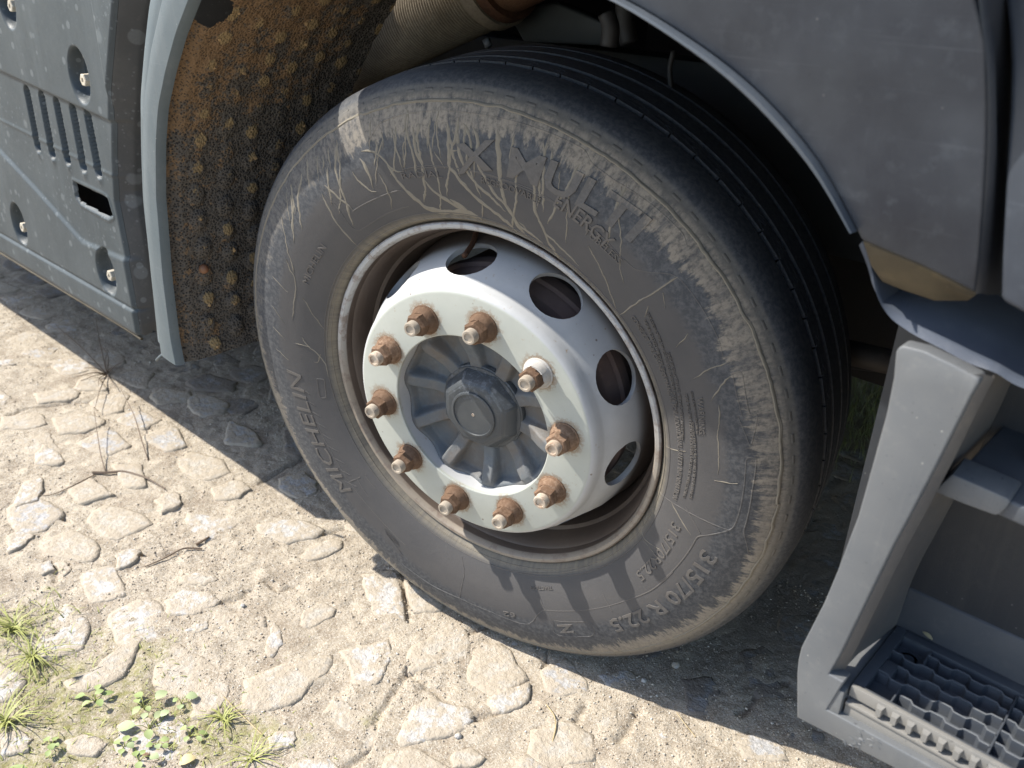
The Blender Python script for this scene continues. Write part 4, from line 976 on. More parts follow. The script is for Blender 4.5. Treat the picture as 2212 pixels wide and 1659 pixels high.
def ring_lathe(prof, n, ph=0.0, capit=True):
    V, F = [], []
    for d, r in prof:
        for j in range(n): a = ph + 2 * math.pi * j / n; V.append((r * math.cos(a), d, r * math.sin(a)))
    for i in range(len(prof) - 1):
        for j in range(n): F.append((i * n + j, i * n + (j + 1) % n, (i + 1) * n + (j + 1) % n, (i + 1) * n + j))
    if capit: F.append(tuple((len(prof) - 1) * n + j for j in range(n)))
    return V, F
cap.add(*ring_lathe([(.014, .073), (-.003, .074), (-.0065, .0725), (-.008, .069), (-.008, .060)], 56, 0, True))
cap.add(*ring_lathe([(-.007, .0705), (-.018, .0660), (-.0275, .0585), (-.031, .0520), (-.0312, .042)], 8, 0.35, True))
co = cap.build('hub_cap', [M_CAP], wheel, True, sharp=18)
bm = bmesh.new(); bm.from_mesh(co.data); bmesh.ops.bevel(bm, geom=[e for e in bm.edges if len(e.link_faces) == 2 and e.calc_face_angle(0) > .35], offset=.0022, segments=2, affect='EDGES', clamp_overlap=True); bm.to_mesh(co.data); bm.free(); co.data.shade_smooth()
cd = MB(); cd.add(*ring_lathe([(-.030, .0400), (-.0338, .0395), (-.0345, .0380), (-.0345, .0355), (-.0325, .0348), (-.0322, .010)], 48))
cdo = cd.build('cap_disc', [M_CAP], wheel); cdo['label'] = 'round centre disc of the hub cap'
V, F = ring_lathe([(-.0320, .0027), (-.0328, .0024), (-.0328, .0014), (-.0315, .0013)], 14); mesh('vent_hole', V, F, M_STUD, wheel)
dr = gridmesh('brake_drum', lathe([(0.035, .10), (0.035, .185), (0.040, .200), (0.055, .2085), (0.062, .2095), (0.064, .216), (0.085, .2165), (0.087, .212), (0.24, .203), (0.25, .12)], 96), plastic('drum_iron', (0.13, 0.085, 0.072), .8, (0.20, 0.14, 0.11), .6), wheel, close_u=True, sharp=30)
va = math.atan2(*reversed(w2l(onp(1007, 528, l2w((0, .03, 0)), WM[:, 1]))[[0, 2]].tolist()))
P = [(0.262 * math.cos(va + .06), .085, 0.262 * math.sin(va + .06)), (0.248 * math.cos(va + .03), .06, 0.248 * math.sin(va + .03)), (0.240 * math.cos(va), .02, 0.240 * math.sin(va))]
V, F = tube(smooth_poly(P, 10, 2), .0042, 10); mesh('valve', V, F, M_CLAMP, wheel)

# ---------------------------------------------------------------- mudguard behind the wheel
YB = -0.20                                                # plane of the truck's outer skin
def flat(L, y=YB): return np.array([on(px, py, 1, y)[[0, 2]] for px, py in L])
GL = flat([(320, 0), (309, 104), (301, 208), (303, 338), (307, 432), (319, 540), (339, 734)])
GM = flat([(368, 0), (344, 104), (329, 208), (325.5, 312), (328, 432), (342, 595), (362, 759)])
GR = flat([(435, 0), (404, 78), (381.5, 156), (364.5, 234), (359, 312), (359, 432), (362, 457), (372, 595), (389, 734), (400, 787)])
GC = np.array([0.0825, 0.576])                            # centre of the mudguard's arc
def extend(P, a_end):
    """carry the arc on over the wheel above the frame"""
    v = P[0] - GC; r0, a0 = np.hypot(*v), math.atan2(v[1], v[0]); a = np.linspace(a0, a_end, 9)[1:][::-1]
    return np.vstack([np.stack([GC[0] + (r0 - 0.0) * np.cos(a), GC[1] + r0 * np.sin(a)], 1), P])
AE = math.radians(129.5)
NS = 110
sL, sM, sR = (smooth_poly(extend(P, AE), NS, 4) for P in (GL, GM, GR))
def prof_strip(i):
    l, m_, r = sL[i], sM[i], sR[i]; b = lambda t, u, v: u + (v - u) * t
    pts = [(l, -0.120), (l, -0.186), (b(.04, l, m_), -0.197), (b(.10, l, m_), -0.2), (b(.55, l, m_), -0.2025), (b(.97, l, m_), -0.2015), (m_, -0.205), (b(.05, m_, r), -0.2145), (b(.12, m_, r), -0.2165), (b(.5, m_, r), -0.2170), (b(.90, m_, r), -0.2155), (b(.98, m_, r), -0.209), (r, -0.200)]
    return [(p[0], y, p[1]) for p, y in pts]
mudg = gridmesh('mudguard', np.array([prof_strip(i) for i in range(NS)]), M_STRIP, truck, sharp=45)
mudg['label'] = 'grey rubber lip of the mudguard with a long ridge'
# liner: from the lip inboard, facing the tyre
NY, NA = 150, 330
lr = resample(sR, NA); ty = np.linspace(-0.200, 0.16, NY)
T = np.gradient(lr, axis=0); T /= np.linalg.norm(T, axis=1)[:, None]; Nn = np.stack([-T[:, 1], T[:, 0]], 1)
Nn *= np.sign(((GC - lr) * Nn).sum(1))[:, None]           # towards the wheel
arc = np.r_[0, np.cumsum(np.linalg.norm(np.diff(lr, axis=0), axis=1))]
YY, AA = np.meshgrid(ty, arc); bumps = np.zeros_like(YY); mudv = np.zeros_like(YY); r2 = np.random.default_rng(11)
for j, y in enumerate(np.arange(-0.140, 0.16, 0.050)):
    for a in np.arange(0.02 + 0.024 * (j % 2), arc[-1] - 0.01, 0.049):
        yy, a2 = y + r2.normal(0, .003), a + r2.normal(0, .003); q = np.sqrt(((YY - yy) / .0165) ** 2 + ((AA - a2) / .0205) ** 2)
        bumps = np.maximum(bumps, np.clip(1 - q * q, 0, 1) ** 0.6); s = r2.uniform(.42, 1.2)
        mudv = np.maximum(mudv, s * np.exp(-(((YY - yy) / .013) ** 2 + ((AA - a2 + .006) / .014) ** 2) ** 1.4))
top = sstep(arc[-1] * 0.62, arc[-1] * 0.10, AA) * sstep(0.22, -0.05, YY)
mudm = np.clip(0.30 + 0.42 * top + 0.18 * sstep(-.10, -.19, YY) - 0.25 * sstep(0.05, 0.25, YY) + 0.25 * (fbm(YY * 30, AA * 30, 3) - 0.5), 0, 1)
lipz = sstep(-0.192, -0.172, YY)
off = (0.0030 + 0.0045 * sstep(arc[-1] * .35, arc[-1] * .7, AA)) * bumps + 0.003 * (fbm(YY * 40, AA * 40, 3) - .5) - 0.012 * (1 - lipz)
LP = np.stack([lr[:, 0][:, None] + Nn[:, 0][:, None] * off, YY + 0 * off, lr[:, 1][:, None] + Nn[:, 1][:, None] * off], -1)
hole = lambda a0, y0, ra, ry: ((AA - a0) / ra) ** 2 + ((YY - y0) / ry) ** 2 < 1 + 0.7 * (fbm(YY * 90, AA * 90, 2) - .5)
def arc_of(px, py):
    """nearest liner point to a pixel"""
    q = (LP - CAM) @ ROT.T; P = np.stack([FPX * q[..., 0] / q[..., 2] + PW / 2, FPX * q[..., 1] / q[..., 2] + PH_ / 2], -1)
    i = np.argmin(((P - (px, py)) ** 2).sum(-1)); i, j = np.unravel_index(i, YY.shape); return AA[i, j], YY[i, j]
h1 = arc_of(466, 24); hk = hole(h1[0], h1[1], .034, .026)
liner = gridmesh('liner', LP, M_LINER, mudg, attr={'mud': mudm.ravel(), 'bump': np.clip(mudv, 0, 1).ravel()}, skip=(hk[:-1, :-1] & hk[1:, 1:]))
cl = MB()                                                 # clods of ochre mud and straw stuck to the bumps
for _ in range(240):
    i, j = r2.integers(5, NA - 5), r2.integers(10, NY - 10)
    if mudv[i, j] < .5 or hk[i, j]: continue
    bm = bmesh.new(); bmesh.ops.create_icosphere(bm, subdivisions=1, radius=1); s = r2.uniform(.0015, .0045)
    V = [LP[i, j] + np.array(v.co) * s * r2.uniform(.6, 1.3, 3) for v in bm.verts]; F = [tuple(v.index for v in f.verts) for f in bm.faces]; bm.free(); cl.add(V, F)
clo = cl.build('mud_clod', [M_ORANGE], mudg); tag(clo, kind='stuff')
# rusty plug caught in the mud
p = LP[np.unravel_index(np.argmin((((LP - CAM) @ ROT.T)[..., 0] / ((LP - CAM) @ ROT.T)[..., 2] * FPX + PW / 2 - 441) ** 2 + (((LP - CAM) @ ROT.T)[..., 1] / ((LP - CAM) @ ROT.T)[..., 2] * FPX + PH_ / 2 - 581) ** 2), YY.shape)]
bm = bmesh.new(); bmesh.ops.create_uvsphere(bm, u_segments=14, v_segments=8, radius=.009); me = bpy.data.meshes.new('rusty_plug'); bm.to_mesh(me); bm.free()
me.materials.append(plastic('plug_rust', (0.20, 0.075, 0.035), .5, (0.22, 0.13, 0.07), .7)); me.shade_smooth(); o = link('rusty_plug', me, mudg); o.location = p
for L in ([(352, 765), (344, 772), (338, 778)],):
    V, F = tube([on(x, y, 1, -0.17) for x, y in L], .003, 6); mesh('clip', V, F, M_STRIP, mudg)

# ---------------------------------------------------------------- side panel left of the mudguard: one relief surface
YP = -0.17
A = flat([(253, -30), (253, 0), (237, 194), (238, 340), (243, 437), (272, 583), (294, 700)], YP)         # its front edge
zt = np.sort(A[:, 1]); xf = lambda z: np.interp(z, A[::-1, 1], A[::-1, 0])
ztop, zbot = 1.30, 0.408
zz = np.concatenate([np.arange(zbot, 1.10, 0.0026), np.arange(1.10, ztop, 0.02)]); uu = np.concatenate([np.arange(0, 0.86, 0.0026), np.geomspace(0.86, 2.2, 18)])
U, Z = np.meshgrid(uu, zz, indexing='ij'); X = xf(Z) - U
def seg_d(a, b, X, Z):
    ab = b - a; t_ = np.clip(((X - a[0]) * ab[0] + (Z - a[1]) * ab[1]) / (ab @ ab), 0, 1); return np.hypot(X - a[0] - t_ * ab[0], Z - a[1] - t_ * ab[1])
def poly_sd(P, X, Z):
    d = np.full(X.shape, 1e9); ins = np.zeros(X.shape, bool)
    for a, b in zip(P, np.roll(P, -1, 0)):
        d = np.minimum(d, seg_d(a, b, X, Z)); c = ((a[1] > Z) != (b[1] > Z)); xi = (b[0] - a[0]) * (Z - a[1]) / (b[1] - a[1] + 1e-12) + a[0]; ins ^= c & (X < xi)
    return np.where(ins, -d, d)
dep = np.zeros_like(X)
def above(line, X, Z):
    P = flat(line, YP); return Z - np.interp(X, P[:, 0], P[:, 1])
# upper band step, mid line, swage and sill
l1 = above([(-400, -30), (0, 155), (240, 265)], X, Z); dep += 0.006 * sstep(0.004, -0.004, l1)
l2 = above([(-400, 90), (0, 262), (245, 385)], X, Z); dep += -0.0018 * np.exp(-(l2 / .0035) ** 2)
sw_ = flat([(-120, 200), (0, 330), (75, 410), (155, 500), (175, 522), (275, 565)], YP); swd = poly_sd(np.vstack([sw_, [xf(.57) + .05, .565], [xf(.57) + .05, 1.6], [-4, 1.6]]), X, Z)
dep += -0.0055 * sstep(-0.006, 0.006, swd)
l3 = above([(-500, 250), (0, 505), (295, 675)], X, Z); dep += 0.0040 * np.exp(-(l3 / .0035) ** 2) - .002 * sstep(.002, -.004, l3)
l4 = above([(-500, 290), (0, 545), (305, 733)], X, Z); dep += 0.006 * sstep(0.010, -0.004, l4)
for a, b in [((52, 200), (75, 315)), ((84, 212), (106, 330)), ((116, 226), (139, 343)), ((151, 240), (173, 358)), ((183, 253), (206, 370))]:
    P = flat([a, b], YP); d_ = seg_d(P[0], P[1], X, Z); dep += 0.028 * sstep(0.0150, 0.0118, d_)
    d_ = seg_d(P[1] + (0, -.012), P[1] + (0, -.016), X, Z); dep += -0.003 * np.exp(-(d_ / .010) ** 2)
wp = flat([(153, 393), (218, 424), (227, 431), (238, 468), (228, 474), (168, 441), (158, 425)], YP); d_ = poly_sd(wp, X, Z)
win_d = d_; dep += 0.005 * sstep(0.001, -0.003, d_) - 0.002 * np.exp(-((d_ - .004) / .003) ** 2)
bolts = [(171, 168), (41, 488), (229, 592), (14, 8)]
for bx, by in bolts:
    c_ = flat([(bx, by)], YP)[0]; q = np.hypot((X - c_[0]) / 0.040, (Z - c_[1] - .004) / 0.050); dep += 0.026 * sstep(1.05, 0.80, q)
lip = sstep(0.0, 0.010, U); dep += 0.008 * (1 - lip) ** 2
Yp = YP + dep
cutm = (win_d < -.0015) | (l4 < -.006)
panel = gridmesh('side_panel', np.stack([X, Yp, Z], -1), M_PANEL, truck, flip=True, skip=cutm[:-1, :-1] & cutm[1:, 1:])
panel['label'] = 'grey plastic side panel with five vent slots and water spots'
B_ = flat([(318, -30), (318, 0), (301, 97), (289, 291), (291, 413), (311, 534), (335, 695), (336, 735)], -0.135)
zs = zz; n_e = len(zs); pb = np.interp(zs, B_[::-1, 1], B_[::-1, 0]); fl = lambda v_: np.full(n_e, v_)
E_ = np.stack([np.stack([xf(zs), Yp[0] + .0005, zs], -1), np.stack([xf(zs) + .004, Yp[0] + .004, zs], -1), np.stack([pb - .004, fl(-.137), zs], -1), np.stack([pb, fl(-.132), zs], -1), np.stack([pb, fl(.1), zs], -1)], 1)
gridmesh('panel_edge', E_, M_PANELEDGE, panel)
zc = 0.4085
V = [(xf(.42) + .004, YP + .03, zc + .001), (pb[0], -.132, zc + .001), (pb[0], .3, zc + .001), (-3.2, .3, zc + .001), (-3.2, YP + .05, zc + .001)]
mesh('panel_floor', V, [(0, 1, 2, 3, 4)], M_UNDER, panel, smooth=False)
mb = MB(); P0 = [on(x, y - 1, 1, YP + .006) for x, y in ((-60, 512), (0, 546), (90, 601), (180, 655), (262, 704), (306, 733))]
V, F = tube(smooth_poly(P0, 30, 1), .0032, 6); mb.add(V, F); mb.build('dirty_edge', [M_UNDER], panel)
box('panel_backing', -3.2, -0.86, YP + .075, 0.3, 0.43, 1.29, M_DARK, panel)
for bx, by in bolts[:4]:
    c_ = on(bx, by, 1, YP) + np.array([.004, .026, -.004]); mb = MB()
    def rl(prof, n, ph=0):
        V, F = ring_lathe(prof, n, ph); return [(c_[0] + a, c_[1] + b, c_[2] + d) for a, b, d in V], F
    mb.add(*rl([(.012, .0185), (-.001, .0185), (-.003, .0170), (-.003, .0105)], 22)); mb.add(*rl([(-.002, .0118), (-.021, .0118), (-.0225, .0102), (-.0225, .005), (-.0205, .0046)], 6))
    mb.build('bolt', [M_BOLT], panel, True, sharp=30)

# ---------------------------------------------------------------- front fender over the wheel, raised lip along the arch
FT = math.radians(15)
FP0, FN = (0.5, YB, 1.0), (0.0, -math.cos(FT), -math.sin(FT))
fp = lambda L: [onp(px, py, FP0, FN) for px, py in L]
def fen(x, z, off=0.0): return np.array([x, YB - math.tan(FT) * (z - 1.0) + off, z])
lipU = fp([(1355, 0), (1433, 47), (1527, 109), (1589, 156), (1652, 212), (1714, 281), (1777, 359), (1818, 437), (1850, 500)])
lipL = fp([(1321, 0), (1402, 50), (1464, 91), (1543, 147), (1621, 216), (1683, 281), (1746, 353), (1793, 422), (1839, 500)])
ac = np.array([0.177, 0.561]); up = []
v = np.array([lipU[0][0], lipU[0][2]]) - ac; rU, aU = np.hypot(*v), math.atan2(v[1], v[0])
v = np.array([lipL[0][0], lipL[0][2]]) - ac; rL, aL = np.hypot(*v), math.atan2(v[1], v[0])
exU = [fen(x, z) for x, z in [(-.316, 1.142), (-.24, 1.158), (-.12, 1.176), (0.0, 1.182), (.10, 1.176), (.20, 1.158), (.28, 1.134)]]; exL = [fen(x, z) for x, z in [(-.316, 1.128), (-.24, 1.144), (-.12, 1.162), (0.0, 1.168), (.095, 1.162), (.19, 1.144), (.265, 1.128)]]
LU = smooth_poly(np.array(exU + lipU), 60, 2); LL = smooth_poly(np.array(exL + lipL), 60, 2)
bot = fp([(1860, 520), (1925, 547), (1986, 573), (2050, 604), (2108, 634)]); rgt = fp([(2117, 560), (2126, 451), (2133, 330), (2135, 226), (2131, 90), (2108, 0)])
rgt_top = [fen(rgt[-1][0] - .01, 1.20), fen(rgt[-1][0] - .03, 1.62)]
outer = [tuple(p) for p in LU] + [tuple(p) for p in bot] + [tuple(p) for p in rgt] + [tuple(p) for p in rgt_top] + [tuple(fen(-0.32, 1.62)), tuple(fen(-0.319, LU[0][2] + .02))]
fender = prism('fender', outer, M_FENDER, truck, depth=(0, 0.02, 0), bev=0.0035, bang=40)
fender['label'] = 'dark bluish grey front fender with scratches'
mid = (LU + LL) / 2
o_ = lambda P, y: P + np.array([0, y, 0])
prof = np.stack([o_(LU, .004), o_(LU, -.002), o_(LU * .8 + LL * .2, -.0075), o_(mid, -.0085), o_(LU * .25 + LL * .75, -.005), o_(LL, .004), o_(LL, .05), o_(LL, .12)], 1)
gridmesh('arch_lip', prof, plastic('arch_lip_plastic', (0.060, 0.072, 0.088), 0.36, (.14, .145, .15), .25), fender, sharp=50)
# front edge of the fender turning inboard
RB = np.array([rgt_top[1], rgt_top[0]] + rgt[::-1] + [bot[-1]]); FE = smooth_poly(RB, 40, 1)
RE = np.array([onp(px, py, (0, YB + .055, 1.0), (0, 1, 0)) for px, py in [(2150, -200), (2158, -90), (2165, 0), (2174, 90), (2179, 180), (2178, 300), (2171, 451), (2163, 560), (2156, 636)]])
RE = smooth_poly(RE, 40, 1)
gridmesh('fender_edge', np.stack([FE + (0, -.001, 0), FE + (.004, .004, 0), FE * .6 + RE * .4 + (.002, -.002, 0), RE, RE + (0, .25, 0)], 1), plastic('fender_edge_plastic', (0.032, 0.035, 0.042), .4, (.09, .09, .09), .3), fender)
und = [bot[0] + (0, .004, -.002), bot[2] + (0, .004, -.002), bot[4] + (0, .004, -.002), on(2092, 650, 1, YB + .05), on(2018, 651, 1, YB + .05), on(1950, 627, 1, YB + .05), on(1905, 609, 1, YB + .05), on(1882, 572, 1, YB + .03)]
prism('fender_underside', [tuple(p) for p in und], M_UNDER, fender, depth=(0, .006, .012), bev=.001)
# lower skirt under the fender
SK = np.array([on(px, py, 1, YB + .045) for px, py in [(1862, 522), (1874, 555), (1883, 585), (1892, 632), (1905, 665), (1926, 693), (1970, 724), (2025, 752), (2098, 790), (2150, 806), (2190, 833), (2300, 872)]])
SU = np.array([on(px, py, 1, YB + .085) for px, py in [(1872, 530), (1890, 565), (1905, 609), (1925, 624), (1955, 636), (1985, 644), (2018, 654), (2050, 668), (2090, 690), (2150, 725), (2200, 760), (2300, 820)]])
SK, SU = smooth_poly(SK, 46, 1), smooth_poly(SU, 46, 1)
skirt = gridmesh('lower_skirt', np.stack([SK + (0, .14, .0), SK + (0, .010, .0), SK + (0, .001, .0005), SK * .96 + SU * .04 + (0, -.001, 0), SK * .62 + SU * .38 + (0, -.010, 0), SK * .55 + SU * .45 + (0, -.010, 0), SK * .2 + SU * .8 + (0, .004, 0), SU, SU + (0, .06, .01), SU + (0, .2, .06)], 1), plastic('skirt_plastic', (0.058, 0.070, 0.095), .38, (.12, .13, .15), .35), truck, sharp=60)
dp = [on(px, py, 1, YB) for px, py in [(2171, 0), (2178, 60), (2183, 135), (2180, 250), (2171, 406), (2163, 560), (2161, 640), (2165, 652), (2212, 678), (2420, 780)]]
dp = [tuple(p) for p in dp] + [(1.35, YB, 0.9), (1.35, YB, 1.62), (dp[0][0] - .03, YB, 1.62)]
prism('front_panel', dp, M_FENDER, truck, depth=(0, .05, 0), bev=.004)['label'] = 'front panel beyond the dark shut line at the right edge'

# ---------------------------------------------------------------- cab step
pl = [(1951, 747), (1941, 750), (1935, 760), (1933, 777), (1930, 815), (1915, 892), (1877, 1030), (1853, 1116), (1828, 1181), (1811, 1228), (1780, 1302), (1758, 1345), (1741, 1378), (1730, 1400), (1724, 1425), (1721, 1457), (1721, 1551), (1770, 1576), (1823, 1604), (1924, 1656)]
Lf = [tuple(on(px, py, 1, YB)) for px, py in pl]; Lf += [(1.30, YB, Lf[-1][2] + .012), (1.30, YB, .500)]
Rr = [(1995, 758), (2060, 789), (2108, 814), (2116, 821), (2114, 829), (2098, 855), (2025, 1001), (1965, 1116), (1930, 1180), (1869, 1305), (1817, 1412), (1790, 1457), (1823, 1474), (1785, 1534)]
Ri = [tuple(on(px, py, 1, YB)) for px, py in Rr]
step = prism('cab_step', Lf + Ri[::-1], M_STEP, truck, depth=(0, .018, 0), bev=.0080, bang=25)
step['label'] = 'light grey cab step with a pillar and an open tread box'
O1 = smooth_poly(np.array([on(px, py, 1, YB + .004) for px, py in [(2119, 811), (2098, 850), (2025, 1001), (1965, 1116), (1930, 1180), (1869, 1305), (1817, 1412), (1790, 1457)]]), 40, 1)
I1 = smooth_poly(np.array([on(px, py, 1, -.06) for px, py in [(2200, 790), (2160, 880), (2085, 1035), (2022, 1152), (1988, 1213), (1961, 1274), (1948, 1325), (1941, 1352)]]), 40, 1)
K = lambda t, y=0: O1 * (1 - t) + I1 * t + np.array([0, y, 0])
gridmesh('step_wall', np.stack([O1 + (-.004, -.003, 0), O1 + (0, .004, 0), K(.10) + (.007, 0, 0), K(.16) + (.004, 0, 0), K(.4), K(.75), K(.95), I1, I1 + (-.003, .03, 0)], 1), M_STEPWALL, step, flip=True, sharp=60)
zT = 0.515
bw = [(I1[k][0] - .02, -.018, I1[k][2]) for k in (0, 12, 24, 34, 39)]
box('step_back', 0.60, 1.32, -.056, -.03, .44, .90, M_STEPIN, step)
V, F = boxvf(0.652, 1.32, -.030, .0, .44, .545); kick = prism('step_riser', [(0.672, -.0575, .559), (0.671, -.067, zT - .001), (0.671, -.067, .44), (0.671, -.05, .44), (0.672, -.05, .559)], plastic('riser_plastic', (0.046, .052, .062), .5, (.12, .11, .10), .3), step, depth=(.67, 0, 0), bev=.004)
box('step_sill', .640, .6745, YB + .002, -.06, .47, zT - .003, M_STEP, step, .002)
# lower tread: pan, frame, zigzag bars, toothed front strip
box('tread_pan', 0.674, 1.30, -.186, -.066, zT - .018, zT - .014, M_TREADP, step)
x0, x1, yf, yb = 0.6755, 1.30, -.184, -.0675
fr = boxes('tread_frame', [(x0, x0 + .011, yf, yb, zT - .03, zT), (x0 + .011, x1, yb - .013, yb, zT - .03, zT), (x0 + .011, x1, yf, yf + .004, zT - .03, zT + .0005), (x0 + .0112, x0 + .024, yf + .036, yf + .060, zT - .03, zT - .002),
                      (.7150, .7168, yb - .034, yb - .013, zT - .03, zT - .001), (.7110, .7128, yf + .004, yf + .030, zT - .03, zT - .001), (.7975, .7995, yf + .004, yb - .013, zT - .03, zT - .003)], M_TREADP, step)
bevel_obj(fr, .0009)
def zigbar(y0, xa, xb, ph):
    xs_, ys_ = [xa], [0.0]; x, st, yy = xa + ph, 0, 0.0
    while x < xb - .004:
        xs_ += [x, min(x + .0035, xb)]; ny = yy - .0042 if st % 2 == 0 else yy + .0042; ys_ += [yy, ny]; yy = ny; st += 1; x += .0150
    xs_.append(xb); ys_.append(yy); n = len(xs_); V, F = [], []
    for X_, Y_ in zip(xs_, ys_):
        for dy in (-.0010, .0010):
            for z_ in (zT - .016, zT - .001): V.append((X_, y0 + Y_ + dy, z_))
    for i in range(n - 1):
        a, b = 4 * i, 4 * i + 4
        F += [(a, a + 1, b + 1, b), (a + 2, b + 2, b + 3, a + 3), (a + 1, a + 3, b + 3, b + 1)]
    F += [(0, 2, 3, 1), (4 * n - 4, 4 * n - 3, 4 * n - 1, 4 * n - 2)]
    o = mesh('tread_bar', V, F, [M_TREADP, M_BARTOP], step, smooth=False)
    o.data.polygons.foreach_set('material_index', np.array([1 if i < 3 * (n - 1) and i % 3 == 2 else 0 for i in range(len(F))], np.int32))
M_BARTOP = plastic('bar_top_plastic', (0.13, 0.14, 0.155), .5, (.22, .22, .21), .3)  # lighter plastic for the top faces of the tread bars
for k, y0 in enumerate(np.linspace(yf + .020, yb - .022, 5)):
    for xa, xb, ph in ((x0 + .011 + (.029 if k in (0, 4) else .012 if k == 2 else 0), .797, .010), (.800, .93, .007), (.932, 1.28, .01)):
        zigbar(y0 + (.004 if xa > .79 else 0), xa, xb, ph)
V, F = ring_lathe([(.0, .0085), (-.010, .0085), (-.010, .0058), (.0, .0058)], 20, 0, False)
mesh('drain_ring', [(x0 + .024 + a, yb - .025 + d, zT - .024 - b) for a, b, d in V], F, M_TREADP, step)
ns = boxes('nosing', [(0.6765, 1.30, yf - .005, yf + .0003, zT - .011, zT + .0018), (0.6765, 1.30, yf - .0095, yf - .0002, zT - .019, zT - .0155), (0.6765, 1.30, yf - .0075, yf - .0003, zT - .034, zT - .0192)], M_TEETH, step); bevel_obj(ns, .0008)
for x in np.arange(.7035, 1.28, .0142):
    V, F = boxvf(x, x + .0074, yf - .0105, yf - .0052, zT - .0105, zT - .0015)
    V = [(px_ + (.0013 if px_ < x + .003 else -.0013) * (py_ < yf - .008), py_, pz_ - .0015 * (py_ < yf - .008)) for px_, py_, pz_ in V]
    mesh('tooth', V, F, M_TEETH, step, smooth=False)
# upper step
yu = -.165; us = [on(px, py, 1, yu) for px, py in [(2057, 1025), (2120, 1052), (2176, 1077), (2182, 1084), (2174, 1096), (2160, 1110), (2150, 1113), (2140, 1110), (2080, 1088), (2022, 1064), (2019, 1060)]]
prism('upper_step_lip', [tuple(p) for p in us], M_STEP, step, depth=(0, .03, .004), bev=.004)
q0, q1, q2 = on(2060, 1029, 1, yu + .004), on(2270, 1120, 1, yu + .004), on(2214, 866, 2, .772)
ut = [tuple(q0), tuple(q1), (q1[0] + .12, q2[1], q1[2] + .01), tuple(q2)]
prism('upper_step', ut, M_TREADP, step, depth=(0, .0, -.018), bev=.003)
def lerp4(u, v): a, b, c, d = (np.array(p) for p in ut); return (a * (1 - u) + b * u) * (1 - v) + (d * (1 - u) + c * u) * v
for (u0, u1, v0, v1) in [(.30, .9, .36, .52), (.34, .9, .60, .74), (.38, .9, .82, .94)]:
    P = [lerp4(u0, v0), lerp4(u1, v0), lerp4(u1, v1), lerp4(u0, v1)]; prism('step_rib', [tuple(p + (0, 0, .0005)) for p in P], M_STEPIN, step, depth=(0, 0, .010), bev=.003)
lone = MB(); leafmesh(lone, np.array([0, 0, 0]), -.4, .013, .003, .15, .2); lo = lone.build('fallen_leaf', [M_DRYLEAF], None); tone(lo); p = on(1993, 1364, 2, zT + .008); lo.location = p
tag(lo, 'tiny yellow leaf scrap resting on the cab step tread edge', 'leaf')
mk = MB()                                                 # scuffed spot on the lower rail
for k in range(22):
    c_ = on(1862 + rng.normal(0, 24), 1603 + rng.normal(0, 9), 1, YB - .0002); a = rng.normal(.35, .5); L_ = rng.uniform(.0015, .0045)
    P = [c_ - np.array([math.cos(a), 0, -math.sin(a)]) * L_, c_ + (rng.normal(0, .0008), -.0002, rng.normal(0, .001)), c_ + np.array([math.cos(a), 0, -math.sin(a)]) * L_]; V, F = tube(smooth_poly(P, 6, 1), [.0001, .0004, .0005, .0005, .0004, .0001], 5); mk.add(V, F)
so_ = mk.build('scuff', [M_STEP], step)
tag(so_, kind='stuff')

# ---------------------------------------------------------------- dark underbody, frame, axle, air hose: what closes the arch, with added sun-blocking slabs
box('cab_floor', -0.36, 1.6, -.205, .16, 1.19, 1.30, M_DARK, truck)  # reach set to keep the sun off the tyre top
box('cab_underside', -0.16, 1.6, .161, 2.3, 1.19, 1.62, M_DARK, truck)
box('sun_block_deck', -4.0, -.161, .301, 2.2, 1.19, 1.25, M_DARK, truck)  # unseen slab added to keep sun off the frame and the ground beneath
box('sun_block_inner', -.505, -.161, .161, .30, 1.19, 1.25, M_DARK, truck)  # unseen slab added to stop sun reaching the inner tread
box('sun_block_rear', -4.0, -.600, .02, .30, 1.19, 1.25, M_DARK, truck)  # added slab; the gap beside it leaves one sun patch on the hose
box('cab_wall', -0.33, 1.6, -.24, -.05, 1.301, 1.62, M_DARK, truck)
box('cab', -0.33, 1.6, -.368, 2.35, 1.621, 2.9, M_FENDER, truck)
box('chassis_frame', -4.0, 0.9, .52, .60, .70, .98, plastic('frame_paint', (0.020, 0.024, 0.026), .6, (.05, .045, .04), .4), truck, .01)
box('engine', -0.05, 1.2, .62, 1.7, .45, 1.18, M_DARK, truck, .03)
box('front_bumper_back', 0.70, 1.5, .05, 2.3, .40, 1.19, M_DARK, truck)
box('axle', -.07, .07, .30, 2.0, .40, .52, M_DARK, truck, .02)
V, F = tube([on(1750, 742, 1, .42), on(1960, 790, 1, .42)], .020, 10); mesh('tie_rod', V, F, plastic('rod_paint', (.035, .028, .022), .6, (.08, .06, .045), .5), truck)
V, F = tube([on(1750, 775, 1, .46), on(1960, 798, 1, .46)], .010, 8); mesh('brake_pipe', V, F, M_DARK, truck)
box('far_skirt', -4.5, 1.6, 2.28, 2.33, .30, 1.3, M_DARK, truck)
box('tank', -3.6, -1.05, .64, 1.9, .5, 1.25, M_DARK, truck)
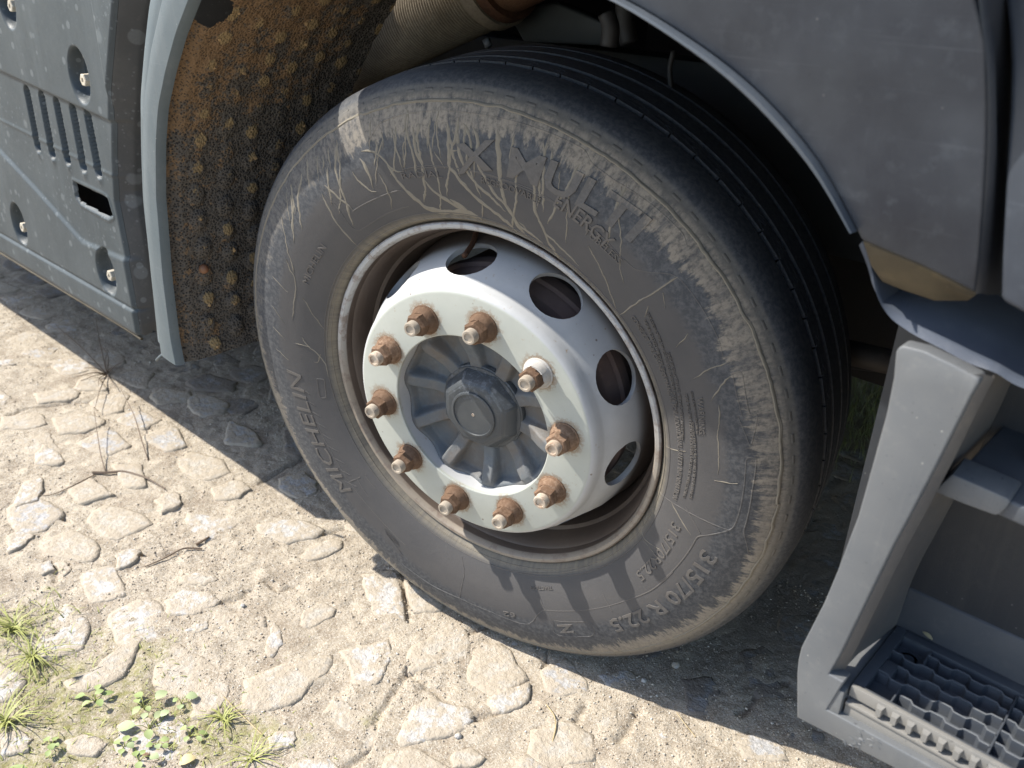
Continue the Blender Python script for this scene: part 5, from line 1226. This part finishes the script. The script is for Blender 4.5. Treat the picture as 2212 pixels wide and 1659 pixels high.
# corrugated hose with its clamp
yh = .30; h0, h1 = on(700, 150, 1, yh), on(1130, -75, 1, yh - .02); ax = h1 - h0; Ln = np.linalg.norm(ax); ax /= Ln; u_ = np.cross(ax, [0, 1, 0]); u_ /= np.linalg.norm(u_); w_ = np.cross(ax, u_)
n = 520; tt = np.linspace(0, Ln * .86, n); rad = .068 + .0032 * np.sin(tt / .0066 * 2 * math.pi); aa = np.linspace(0, 2 * np.pi, 40, endpoint=False)
HP = h0 + tt[:, None, None] * ax + rad[:, None, None] * (np.cos(aa)[None, :, None] * u_ + np.sin(aa)[None, :, None] * w_)
hose = gridmesh('air_hose', HP.transpose(1, 0, 2), M_BELLOW, truck, close_u=True); hose['label'] = 'dusty corrugated air hose deep in the wheel arch'
def collar(t0, t1, r, name, mat):
    HP = h0 + np.array([t0, t0, t1, t1])[:, None, None] * Ln * ax + np.array([.05, r, r, .05])[:, None, None] * (np.cos(aa)[None, :, None] * u_ + np.sin(aa)[None, :, None] * w_)
    return gridmesh(name, HP.transpose(1, 0, 2), mat, hose, close_u=True, sharp=40)
collar(.865, .905, .078, 'hose_clamp', M_BELLOW); collar(.905, .94, .073, 'hose_ring', M_CLAMP); collar(.94, 1.5, .062, 'steel_pipe', M_CLAMP)
for (a, b, y, r_, nm) in [((1050, 85), (1056, 101), .28, .007, 'hose_clip'), ((826, 24), (830, 40), .25, .003, 'cable_tie'), ((780, 62), (795, 52), .25, .002, 'cable_tie')]:
    V, F = tube([on(*a, 1, y), on(*b, 1, y)], r_, 6); mesh(nm, V, F, M_STEP, truck)
for (L, y, r_) in [([(1455, 110), (1445, 150), (1450, 190), (1440, 230)], .20, .004), ([(1310, 30), (1320, 60), (1315, 100)], .1, .012), ([(1350, 0), (1352, 60), (1360, 95)], .2, .014)]:
    V, F = tube(smooth_poly([on(*q, 1, y) for q in L], 14, 2), r_, 8); mesh('cable', V, F, plastic('cable_black', (.008, .008, .009), .6, (.02, .02, .02), .3), truck)
V, F = boxvf(-.30, -.27, .0, .0, 0, 0)
br = [on(px, py, 1, .34) for px, py in [(1090, 20), (1200, 5), (1330, 60), (1320, 100), (1130, 90)]]
prism('bracket', [tuple(p) for p in br], plastic('bracket_paint', (.020, .026, .028), .55, (.05, .05, .045), .3), truck, depth=(0, .03, 0), bev=.004)
